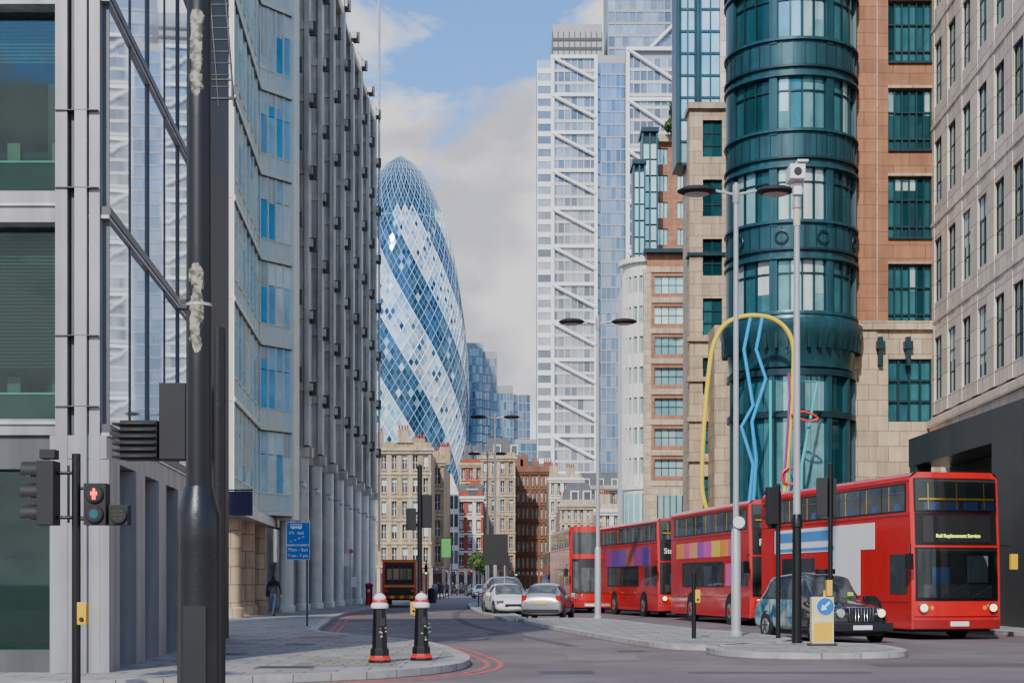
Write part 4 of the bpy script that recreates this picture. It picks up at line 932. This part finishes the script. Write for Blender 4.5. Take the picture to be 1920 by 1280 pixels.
b.box('camera_mount',M_white,-.09,.09,-.12,.12,10.3,10.55); b.box('camera_housing',M_white,-.2,.14,-.3,.3,10.62,10.95); b.box('camera_hood',M_white,-.05,.2,-.36,.2,10.98,11.03); b.disc('camera_lens',M_dark,(-.03,-.31,10.78),.09,.04); b.tube('bracket',M_polew,[(0,0,10.2),(.12,-.05,10.35),(.12,-.05,10.65)],.03,8)
b.lathe('joint',M_polew,(0,0,10.0),[(.1,0),(.1,.25)],12)
b.finish((W(1494,35),35,0),bevel=.01)
def sighead(b,x,y,z,facing=-1,lit=None,n=3,sc=1.0):
    h=.32*n*sc; w_=.14*sc
    b.box('signal_head',M_blackm,x-w_,x+w_,y-.1,y+.1,z,z+h)
    for k in range(n):
        zc=z+h*(k+.5)/n; b.disc('signal_lens',(M_redlit if lit=='r' and k==n-1 else M_grnlit if lit=='g' and k==0 else M_lens),(x,y+facing*.105,zc),.095*sc,.02)
        vs=[];fs=[];m_=9
        for q in range(m_+1):
            a=math.pi*(q/m_*1.2-.1)
            for yy in (.1,.3): vs.append((x+.115*sc*math.cos(a),y+facing*yy*sc,zc+.115*sc*math.sin(a)))
        for q in range(m_): fs.append((2*q,2*q+1,2*q+3,2*q+2))
        b.add('signal_hoods',M_blackm,vs,fs)
def tl(name,base,ztop,heads,yellow=None,r=.057,pole=M_black,sc=.8):
    b=B(name); b.tube('pole',pole,[(0,0,base),(0,0,ztop)],r,14); b.lathe('pole_cap',pole,(0,0,ztop),[(r*1.1,-.04),(r*1.1,.02),(.02,.06)],12)
    for h in heads:
        x,y,z,f,lit,n=h; sighead(b,x,y,z,f,lit,n,sc); b.tube('brackets',M_black,[(0,0,z+.15),(x,y,z+.15)],.025,6); b.tube('brackets',M_black,[(0,0,z+.32*n*sc-.1),(x,y,z+.32*n*sc-.1)],.025,6)
    if yellow:
        x,z=yellow; b.box('push_button_box',M_yel,x-.07,x+.07,-.17,-.06,z,z+.30); b.disc('push_button',M_dark,(x,-.18,z+.08),.03,.02)
    return b
tl('traffic_light',.12,4.2,[(-.2,.05,2.72,1,None,2),(.17,.05,2.78,1,None,3)],(-.16,.75)).finish((W(787,36),36,0),math.radians(8),bevel=.008)
tl('traffic_light',.1,3.9,[(-.17,.0,2.95,1,None,3),(.02,.25,2.85,1,None,3)],None,sc=.95).finish((W(1459,38.2),38.2,0),math.radians(15),bevel=.008)
tl('traffic_light',.0,4.35,[(-.2,.0,3.1,1,None,3),(.02,.25,3.1,1,None,3)],(-.1,1.0),sc=.95).finish((W(1557,37),37,0),math.radians(-10),bevel=.008)
tl('traffic_light',.1,3.3,[(.0,-.15,2.2,-1,'g',3)]).finish((W(968,140),140,0))
tl('traffic_light',.1,3.3,[(.0,-.15,2.2,-1,'g',3)]).finish((W(799,120),120,0))
tl('traffic_light',.1,3.4,[(.0,-.15,2.3,-1,'r',3)]).finish((W(884,170),170,0))
b=B('push_button_post'); b.tube('pole',M_black,[(0,0,.1),(0,0,1.75)],.055,14); b.box('push_button_box',M_yel,.02,.14,-.16,-.05,1.0,1.32); b.disc('push_button',M_dark,(.08,-.17,1.08),.03,.02); b.finish((W(1301,38),38,0),bevel=.006)
b=B('pedestrian_signal'); dL=20
b.tube('pole',M_black,[(0,0,0.1),(0,0,3.15)],.057,16)
sx=W(182,dL)-W(143,dL)
b.box('signal_case',M_blackm,sx-.145,sx+.145,-.12,.1,2.22,2.76)
for zc in (2.62,2.36):
    b.disc('lens_ring',M_black,(sx,-.135,zc),.118,.03); b.disc('lens',M_lens,(sx,-.152,zc),.1,.01)
zc=2.62
b.disc('red_man_head',M_redlit,(sx,-.16,zc+.055),.018,.008); b.box('red_man_body',M_redlit,sx-.024,sx+.024,-.166,-.158,zc-.02,zc+.034)
for s in (-1,1): b.box('red_man_arms',M_redlit,sx+s*.036-.007,sx+s*.036+.007,-.166,-.158,zc-.02,zc+.03); b.box('red_man_legs',M_redlit,sx+s*.013-.009,sx+s*.013+.009,-.166,-.158,zc-.075,zc-.022)
b.disc('green_ring',mat('signal_dim',(.02,.1,.12),.2),(sx,-.162,2.36),.06,.006)
b.box('countdown_case',M_blackm,sx+.17,sx+.42,-.08,.1,2.22,2.48); b.disc('countdown_lens',M_lens,(sx+.30,-.1,2.35),.11,.03)
M_dig=mat('digit_dim',(.10,.07,.05),.4)
for q in range(2):
    xx=sx+.265+q*.075
    for zq in (2.30,2.35,2.40): b.box('countdown_digits',M_dig,xx-.022,xx+.022,-.122,-.117,zq-.004,zq+.004)
    b.box('countdown_digits',M_dig,xx-.029,xx-.023,-.122,-.117,2.30,2.40); b.box('countdown_digits',M_dig,xx+.023,xx+.029,-.122,-.117,2.30,2.40)
b.tube('brackets',M_black,[(0,0,2.7),(sx-.1,0,2.7)],.022,6); b.tube('brackets',M_black,[(0,0,2.3),(sx-.1,0,2.3)],.022,6); b.tube('brackets',M_black,[(0,0,2.32),(sx+.3,0.02,2.3)],.02,6)
xh=W(78,dL)-W(143,dL)
b.box('signal_head_side',M_blackm,xh-.02,xh+.2,-.16,.16,2.22,3.05)
for k in range(3):
    zc=2.36+k*.28; vs=[];fs=[]
    for q in range(11):
        a=math.pi*(q/10*1.3-.15)
        for xx in (-.02,-.24): vs.append((xh+xx,.13*math.cos(a),zc+.13*math.sin(a)))
    for q in range(10): fs.append((2*q,2*q+1,2*q+3,2*q+2))
    b.add('signal_hoods',M_blackm,vs,fs); b.disc('signal_lens',M_lens,(xh-.03,0,zc),.11,.03,'x')
b.tube('brackets',M_black,[(0,0,2.9),(xh+.1,0,2.9)],.025,6); b.tube('brackets',M_black,[(0,0,2.32),(xh+.1,0,2.32)],.025,6)
b.tube('brackets',M_black,[(-.1,0,2.25),(-.1,0,3.0)],.018,6); b.box('clamp',M_blackm,xh+.0,xh+.2,-.1,.1,3.08,3.2)
b.box('push_button_box',M_yel,.05,.17,-.15,-.04,.93,1.22); b.disc('push_button',M_dark,(.11,-.16,1.0),.03,.02)
b.finish((W(143,dL),dL,0),bevel=.006)
# big peeling pole
pm=bpy.data.materials.new('peeling_black_paint'); pm.use_nodes=True; nt=pm.node_tree; bs=nt.nodes['Principled BSDF']
tc=nn(nt,'ShaderNodeTexCoord'); mp=nn(nt,'ShaderNodeMapping'); mp.inputs['Scale'].default_value=(9,9,2.6); nt.links.new(tc.outputs['Object'],mp.inputs[0])
no=nn(nt,'ShaderNodeTexNoise'); no.inputs['Scale'].default_value=1.6; no.inputs['Detail'].default_value=9; no.inputs['Roughness'].default_value=.75; nt.links.new(mp.outputs[0],no.inputs['Vector'])
sp=nn(nt,'ShaderNodeSeparateXYZ'); nt.links.new(tc.outputs['Object'],sp.inputs[0])
def band(c,h):
    s=nn(nt,'ShaderNodeMath',operation='SUBTRACT'); nt.links.new(sp.outputs[2],s.inputs[0]); s.inputs[1].default_value=c
    a=nn(nt,'ShaderNodeMath',operation='ABSOLUTE'); nt.links.new(s.outputs[0],a.inputs[0])
    m=nn(nt,'ShaderNodeMapRange'); m.inputs['From Min'].default_value=h*.6; m.inputs['From Max'].default_value=h; m.inputs['To Min'].default_value=1; m.inputs['To Max'].default_value=0; nt.links.new(a.outputs[0],m.inputs[0]); return m.outputs[0]
dP=11.0
b1=band(Z(105,dP),.44); b2=band(Z(580,dP),.44)
mxm=nn(nt,'ShaderNodeMath',operation='MAXIMUM'); nt.links.new(b1,mxm.inputs[0]); nt.links.new(b2,mxm.inputs[1])
fx=nn(nt,'ShaderNodeMath',operation='ABSOLUTE'); sx1=nn(nt,'ShaderNodeMath',operation='SUBTRACT'); nt.links.new(sp.outputs[0],sx1.inputs[0]); sx1.inputs[1].default_value=-.005
nt.links.new(sx1.outputs[0],fx.inputs[0]); fm=nn(nt,'ShaderNodeMapRange'); fm.inputs['From Min'].default_value=.01; fm.inputs['From Max'].default_value=.08; fm.inputs['To Min'].default_value=.25; fm.inputs['To Max'].default_value=-.14; nt.links.new(fx.outputs[0],fm.inputs[0])
sm=nn(nt,'ShaderNodeMath',operation='ADD'); nt.links.new(no.outputs[0],sm.inputs[0]); nt.links.new(fm.outputs[0],sm.inputs[1])
mu=nn(nt,'ShaderNodeMath',operation='MULTIPLY'); nt.links.new(sm.outputs[0],mu.inputs[0]); nt.links.new(mxm.outputs[0],mu.inputs[1])
rp=nn(nt,'ShaderNodeValToRGB'); rp.color_ramp.elements[0].position=.56; rp.color_ramp.elements[1].position=.58; nt.links.new(mu.outputs[0],rp.inputs[0])
n3=nn(nt,'ShaderNodeTexNoise'); n3.inputs['Scale'].default_value=22; n3.inputs['Detail'].default_value=6; nt.links.new(tc.outputs['Object'],n3.inputs['Vector'])
rc=nn(nt,'ShaderNodeValToRGB'); rc.color_ramp.elements[0].position=.40; rc.color_ramp.elements[0].color=(.08,.07,.05,1); rc.color_ramp.elements[1].position=.56; rc.color_ramp.elements[1].color=(.36,.33,.24,1); nt.links.new(n3.outputs[0],rc.inputs[0])
mm=nn(nt,'ShaderNodeMix',data_type='RGBA'); nt.links.new(rp.outputs[0],mm.inputs[0]); mm.inputs[6].default_value=(.007,.007,.008,1); nt.links.new(rc.outputs[0],mm.inputs[7]); nt.links.new(mm.outputs[2],bs.inputs['Base Color'])
bs.inputs['Roughness'].default_value=.4; bp=nn(nt,'ShaderNodeBump'); bp.inputs['Strength'].default_value=.4; bp.inputs['Distance'].default_value=.01; bp.invert=True; nt.links.new(mu.outputs[0],bp.inputs['Height']); nt.links.new(bp.outputs[0],bs.inputs['Normal'])
b=B('signal_mast')
b.tube('shaft',pm,[(0,0,1.9),(0,0,9.0)],[.092,.08],28); b.lathe('base_sleeve',M_black,(0,0,0),[(.17,0),(.17,.05),(.155,.1),(.15,1.75),(.155,1.95),(.13,2.02),(.1,2.15)],28)
b.lathe('clamp_band',M_lsteel,(0,0,Z(575,dP)),[(.094,0),(.094,.02)],24); b.box('clamp_bolt',M_iron,-.14,-.08,-.04,.04,Z(580,dP),Z(562,dP))
b.box('access_door',M_blackm,-.08,.08,-.158,-.14,.4,1.3)
b.finish((W(373,dP),dP,0))
b=B('signal_post')
dq=13.0
b.tube('pole',M_black,[(0,0,.1),(0,0,Z(615,dq))],.058,16)
b.box('signal_head',M_blackm,W(303,dq)-W(410,dq),W(352,dq)-W(410,dq),-.1,.14,Z(862,dq),Z(720,dq))
xa=W(218,dq)-W(410,dq); xb=W(300,dq)-W(410,dq)
b.box('louvred_head',M_blackm,xa+.06,xb,-.12,.12,Z(862,dq),Z(790,dq))
for q in range(6): zq=Z(860,dq)+q*.055; b.box('louvres',M_black,xa,xb-.01,-.15,.15,zq,zq+.018)
b.tube('arm',M_black,[(0,0,2.6),(xa+.3,0,2.6)],.03,8)
b.finish((W(410,dq),dq,0),bevel=.004)
b=B('wall_ladder'); dl=20
for x in (0,.2): b.tube('stiles',M_black,[(x+.12*(1-k/8),0,Z(200-k*28,dl)) for k in range(9)],.014,6)
for k in range(10): z=Z(185-k*22,dl); b.tube('rungs',M_black,[(.02,0,z),(.26,0,z)],.011,6)
b.tube('bracket_arm',M_black,[(-.2,0,Z(185,dl)),(.35,0,Z(185,dl))],.02,6); b.tube('hook',M_black,[(.3,0,Z(185,dl)),(.3,0,Z(160,dl))],.018,6)
b.tube('bracket_arm',M_black,[(-.3,.0,Z(150,dl)),(.30,0,Z(150,dl))],.016,6)
b.finish((W(400,dl)-.05,dl,0))
def bollard(px,d):
    b=B('bollard')
    prof=[(.20,0),(.20,.05),(.17,.08),(.165,.22),(.135,.26),(.115,.9),(.13,.92)]
    b.lathe('body',M_black,(0,0,.12),prof,8); b.lathe('red_base_band',M_sred2,(0,0,.12),[(.204,.045),(.204,.06),(.176,.085),(.172,.12)],8)
    b.lathe('white_collar',M_white,(0,0,.12),[(.135,.92),(.15,.94),(.15,.99),(.12,1.02)],16); b.lathe('red_collar',M_sred2,(0,0,.12),[(.12,1.02),(.135,1.03),(.125,1.07)],16)
    b.lathe('cap',M_white,(0,0,.12),[(.10,1.07),(.11,1.10),(.08,1.15),(.03,1.18)],16); b.lathe('finial',M_sred2,(0,0,.12),[(.03,1.18),(.02,1.21)],8)
    m=mat('peeling_sticker',(.35,.34,.32),.7,namt=.5,nscale=20)
    b.box('crest_plate',M_iron,-.05,.05,-.135,-.10,.75,.88)
    for k in range(7):
        a=R.uniform(-.06,.06); z=.45+R.random()*.35; b.box('paint_chips',m,a,a+R.uniform(.01,.04),-.134-.02*(.7-z),-.1,z,z+R.uniform(.01,.03))
    b.finish((W(px,d),d,0),math.radians(22))
bollard(712,26.2); bollard(790,27.0)
b=B('keep_left_bollard'); 
b.box('base',M_iron,-.3,.3,-.16,.16,.118,.17); b.box('housing',mat('bollard_cream',(.62,.55,.30),.4),-.24,.24,-.11,.11,.17,1.18); b.box('yellow_panel',M_yel,-.2,.2,-.116,-.108,.22,.62)
b.box('window_strip',mat('bollard_panel',(.72,.62,.28),.4),-.2,.2,-.118,-.112,.64,.72)
b.disc('blue_disc',M_sblue,(.05,-.13,.98),.185,.02,seg=32); b.disc('disc_rim',M_white,(.05,-.122,.98),.197,.015,seg=32)
th=math.radians(225); ap=[(-.13,-.022),(.02,-.022),(.02,-.075),(.13,0),(.02,.075),(.02,.022),(-.13,.022)]
b.vprism('arrow',M_white,[(x*math.cos(th)-z*math.sin(th)+.05,x*math.sin(th)+z*math.cos(th)+.98) for x,z in ap],-.146,-.141)
b.finish((W(1541,33.4),33.4,0),bevel=.01)
b=B('warning_post'); b.tube('post',M_black,[(0,0,.1),(0,0,1.6)],.05,12); b.box('yellow_box',M_yel,-.05,.07,-.1,.06,1.2,1.55); b.finish((W(1553,34.2),34.2,0))
b=B('bus_lane_sign'); d=49.2
b.tube('pole',M_gsteel2,[(.28,.05,.1),(.28,.05,3.45)],.035,10)
b.box('panel',M_white,-.375,.375,0,.02,2.72,3.44); b.box('blue_panel',M_sblue,-.36,.36,-.006,-.001,2.735,3.425)
b.box('lower_panel',M_white,-.375,.375,0,.02,2.24,2.70); b.box('blue_panel',M_sblue,-.36,.36,-.006,-.001,2.255,2.685)
b.box('bus_pictogram',M_white,-.24,.12,-.012,-.007,3.24,3.38)
for k in range(4): b.box('bus_pictogram_windows',M_sblue,-.21+k*.08,-.155+k*.08,-.016,-.013,3.31,3.36)
for x in (-.16,.05): b.disc('bus_pictogram_wheels',M_white,(x,-.01,3.235),.025,.006)
for x in (-.26,-.16): b.tube('bicycle_pictogram',M_white,[(x+.03*math.cos(q*.785),-.01,3.09+.03*math.sin(q*.785)) for q in range(8)],.006,4,True)
b.tube('bicycle_pictogram',M_white,[(-.26,-.01,3.09),(-.23,-.01,3.15),(-.18,-.01,3.15),(-.16,-.01,3.09)],.006,4)
b.text('sign_text',M_white,'taxi',(.08,-.010,3.10),(math.radians(90),0,0),.15)
for k in range(4): b.vprism('lane_dashes',M_white,[(-.26+k*.13,2.80+k*.05),(-.19+k*.13,2.827+k*.05),(-.19+k*.13,2.85+k*.05),(-.26+k*.13,2.823+k*.05)],-.012,-.007)
b.text('sign_text_times',M_white,'Mon - Sun',(0,-.010,2.56),(math.radians(90),0,0),.15); b.text('sign_text_times',M_white,'7 am - 7 pm',(0,-.010,2.37),(math.radians(90),0,0),.13)
b.finish((W(559,d),d,0))
b=B('bus_stop_flag'); d=88; b.tube('pole',M_polew,[(0,0,.1),(0,0,3.5)],.04,8); b.box('flag',M_white,-.35,0,-.02,.02,2.5,3.2); b.disc('roundel',M_sred2,(.02,-.0,3.35),.13,.03); b.box('timetable',M_white,.02,.34,-.02,.02,1.3,1.9); b.finish((W(657,d),d,0))
b=B('post_box'); d=100; b.lathe('body',M_sred2,(0,0,.118),[(.25,0),(.25,.2),(.22,.25),(.22,1.2),(.27,1.24),(.27,1.3),(.2,1.4),(.05,1.45)],20); b.box('slot',M_dark,-.1,.1,-.235,-.2,1.2,1.26); b.box('collection_plate',M_white,-.08,.08,-.235,-.2,.95,1.15); b.finish((W(692,d),d,0))
b=B('direction_sign'); d=75; b.box('panel',M_blackm,-.6,.6,-.02,.02,2.4,3.9); b.tube('posts',M_gsteel,[(-.45,.04,.1),(-.45,.04,3.9)],.04,8); b.tube('posts',M_gsteel,[(.45,.04,.1),(.45,.04,3.9)],.04,8); b.finish((W(929,d),d,0),bevel=.01)
b=B('hanging_banner'); d=200; b.box('banner',M_green,-.7,.5,-.03,.03,5,7.4); b.tube('arm',M_black,[(-.7,0,7.5),(.6,0,7.5)],.05,6); b.tube('bracket_pole',M_black,[(.6,0,.1),(.6,0,7.8)],.07,6); b.finish((W(838,d),d,0))
b=B('wall_sign'); b.box('panel',mat('sign_navy',(.02,.02,.06),.3),-.55,.55,-.03,.03,4.0,4.9); b.tube('bracket',M_black,[(-.6,0,4.95),(.55,0,4.95)],.03,6); b.finish((W(446,57),57,0))
b=B('litter_bin'); b.lathe('body',M_blackm,(0,0,.118),[(.3,0),(.32,.9),(.28,1.0),(.1,1.1)],16); b.finish((W(810,110),110,0))
for q,(px,d) in enumerate(((905,76),(912,84),(897,92))):
    b=B('parked_bicycle')
    for y in (0,1.0): b.tube('wheel',M_tyre,[(0,y+.33*math.cos(a*math.pi/8),.45+.33*math.sin(a*math.pi/8)) for a in range(16)],.02,5,True)
    b.tube('frame',M_blackm,[(0,0,.45),(0,.35,.9),(0,.8,.95),(0,.45,.45),(0,.35,.9)],.02,6); b.tube('frame',M_blackm,[(0,1,.45),(0,.8,.95),(0,.78,1.1)],.02,6); b.tube('handlebar',M_chrome,[(-.22,.75,1.1),(.22,.75,1.1)],.015,6); b.box('saddle',M_blackm,-.06,.06,.22,.45,.97,1.02)
    b.finish((W(px,d),d,.0))
# sculpture
b=B('line_figure_sculpture'); d=67.6
P=lambda px,py,dy=0:(W(px,d),d+dy,Z(py,d))
yl=cat([P(1322,945),P(1316,905),P(1320,800),P(1330,690),P(1340,640),P(1362,606),P(1400,592),P(1445,596),P(1475,618),P(1488,655),P(1486,720),P(1480,820),P(1472,910),P(1468,945)],5)
b.tube('yellow_loop',M_yell,yl,.1,10); b.tube('yellow_loop',M_yell,[P(1322,945),(W(1322,d)+1.0,d+.3,2.2),(W(1322,d)+1.5,d+.3,.1)],.1,10); b.tube('yellow_loop',M_yell,[P(1468,945),(W(1468,d),d,.1)],.1,10)
b.tube('blue_line',M_blu,[P(1407,596),P(1395,655),P(1412,760),P(1390,800),P(1412,870),P(1404,950),P(1404,1090)],.085,8)
b.tube('blue_line',M_blu,[P(1430,592),P(1418,655),P(1436,710),P(1410,790),P(1418,860),P(1412,950),P(1412,1090)],.085,8)
b.tube('teal_cup',M_tea,[P(1446,1090,.2),P(1446,712,.2),P(1534,715,.2),P(1505,870,.2),P(1500,1090,.2)],.07,8)
b.tube('red_lips',M_sred,cat([P(1482,778,-.2),P(1505,772,-.2),P(1532,784,-.2),P(1512,790,-.2),P(1482,778,-.2)],4),.05,8)
b.tube('red_ring',M_sred,[(W(1480,d)+.36*math.cos(q*math.pi/10),d-.2,Z(893,d)+.36*math.sin(q*math.pi/10)) for q in range(20)],.055,8,True)
b.tube('purple_line',M_purp,[P(1470,900,-.1),P(1480,745,-.1),P(1478,700,-.1)],.06,8)
b.finish()
# ------------------------------------------------------------------ people
def person(name,loc,rz,top,legs,H=1.75,stride=.28,skin=(.35,.2,.13),hair=(.02,.015,.01),bag=False):
    k=H/1.75
    V=[];E=[];RD=[]; idx={}
    def v(n,p,r,par=None):
        idx[n]=len(V); V.append(Vector(p)*k); RD.append((r[0]*k,r[1]*k) if isinstance(r,tuple) else (r*k,r*k))
        if par: E.append((idx[par],idx[n]))
    v('pel',(0,0,.95),(.155,.11)); v('sp',(0,0,1.13),(.14,.10),'pel'); v('ch',(0,0,1.34),(.17,.115),'sp'); v('nk',(0,0,1.48),.06,'ch'); v('hd',(0,-.015,1.57),.085,'nk'); v('ht',(0,0,1.68),.085,'hd')
    for s in (-1,1):
        sw=s*stride
        v('h%d'%s,(s*.095,0,.88),.09,'pel'); v('k%d'%s,(s*.10,-sw*.55-.03,.50),.062,'h%d'%s); v('a%d'%s,(s*.10,-sw+(.06 if sw<0 else 0),.10),.042,'k%d'%s); v('t%d'%s,(s*.11,-sw-.15,.045 if sw>0 else .04),.038,'a%d'%s)
        v('s%d'%s,(s*.19,0,1.40),.06,'ch'); v('e%d'%s,(s*.24,sw*.35,1.14),.045,'s%d'%s); v('w%d'%s,(s*.24,sw*.55-.08,.91),.03,'e%d'%s); v('p%d'%s,(s*.235,sw*.6-.1,.84),(.035,.018),'w%d'%s)
        for f in range(4): v('f%d%d'%(s,f),(s*.232,sw*.6-.135+f*.022,.765+.006*abs(f-1.5)),.009,'p%d'%s)
        v('th%d'%s,(s*.225,sw*.6-.15,.82),.010,'p%d'%s)
    me=bpy.data.meshes.new(name); me.from_pydata([tuple(p) for p in V],E,[]); o=bpy.data.objects.new(name+'_tmp',me); scn.collection.objects.link(o)
    o.modifiers.new('skin','SKIN')
    for i,r in enumerate(RD): me.skin_vertices[0].data[i].radius=r
    me.skin_vertices[0].data[0].use_root=True
    ss=o.modifiers.new('ss','SUBSURF'); ss.levels=2
    dg=bpy.context.evaluated_depsgraph_get(); ev=o.evaluated_get(dg); m2_=bpy.data.meshes.new_from_object(ev); bpy.data.objects.remove(o)
    m2_.name='figure'; m2_.materials.clear()
    for m in (mat('clothing_top_'+str(top),top,.85,namt=.2,nscale=8),mat('clothing_legs_'+str(legs),legs,.85,namt=.2,nscale=8),mat('skin_tone',skin,.5),mat('hair',hair,.6),mat('shoe',(.03,.025,.02),.5)): m2_.materials.append(m)
    for p in m2_.polygons:
        c=p.center/k; p.use_smooth=True
        if c.z>1.50: mi=3 if (c.z>1.66 or c.y>.015) else 2
        elif c.z<.09: mi=4
        elif abs(c.x)>.2 and c.z<.90: mi=2
        elif c.z<.92 and abs(c.x)<.2: mi=1
        else: mi=0
        p.material_index=mi
    e=bpy.data.objects.new(name,None); scn.collection.objects.link(e)
    ob=bpy.data.objects.new('figure',m2_); scn.collection.objects.link(ob); ob.parent=e
    e.location=loc; e.rotation_euler=(0,0,rz)
    def child(nm,m,bx):
        x0,x1,y0,y1,z0,z1=[q*k for q in bx]; mm=bpy.data.meshes.new(nm); mm.from_pydata([(x0,y0,z0),(x1,y0,z0),(x1,y1,z0),(x0,y1,z0),(x0,y0,z1),(x1,y0,z1),(x1,y1,z1),(x0,y1,z1)],[],[(0,3,2,1),(4,5,6,7),(0,1,5,4),(1,2,6,5),(2,3,7,6),(3,0,4,7)]); mm.materials.append(m)
        oo=bpy.data.objects.new(nm,mm); scn.collection.objects.link(oo); oo.parent=e; bv=oo.modifiers.new('b','BEVEL'); bv.width=min(x1-x0,z1-z0,y1-y0)*.35; bv.segments=2
    sk_=mat('skin_tone',skin)
    child('nose',sk_,(-.012,.012,-.118,-.085,1.585,1.625)); 
    for s in (-1,1): child('eye',M_dark,(s*.032-.01,s*.032+.01,-.1,-.088,1.628,1.638)); child('ear',sk_,(s*.088-.01,s*.088+.01,-.02,.02,1.59,1.65))
    child('mouth',mat('lip',(.3,.1,.08),.5),(-.022,.022,-.1,-.088,1.553,1.56))
    if bag: child('bag',M_blackm,(.18,.27,-.12,.2,.82,1.08))
    return e
person('pedestrian',(W(513,64),64,.12),math.radians(165),(.015,.015,.02),(.03,.05,.09),1.78,bag=True)
for px,d,a,t in ((849,178,10,(.02,.02,.03)),(873,185,190,(.05,.03,.03)),(828,150,200,(.2,.05,.05)),(838,160,20,(.1,.1,.12)),(822,140,15,(.02,.03,.06)),(857,190,170,(.15,.12,.1)),(815,128,185,(.3,.3,.32)),(865,200,5,(.03,.06,.1))):
    kx=W(px,d); person('pedestrian',(kx,d,.12 if kx<-8.3 else 0),math.radians(a),t,(.02,.02,.03),1.75)
car('distant_car',(W(905,160),160,0),math.radians(5),hatch,1.76,p_white,Lc=4.1,glass=(3,4,5,6,7),pillars=(5,))
car('distant_car',(W(890,190),190,0),math.radians(5),hatch,1.76,p_dk,Lc=4.1,glass=(3,4,5,6,7),pillars=(5,))
car('distant_van',(W(935,118),118,0),math.radians(6),suv,1.9,p_white,Lc=4.8,glass=(3,4,5,6,7),pillars=(5,),lit=True)
print('objects',len(bpy.data.objects))
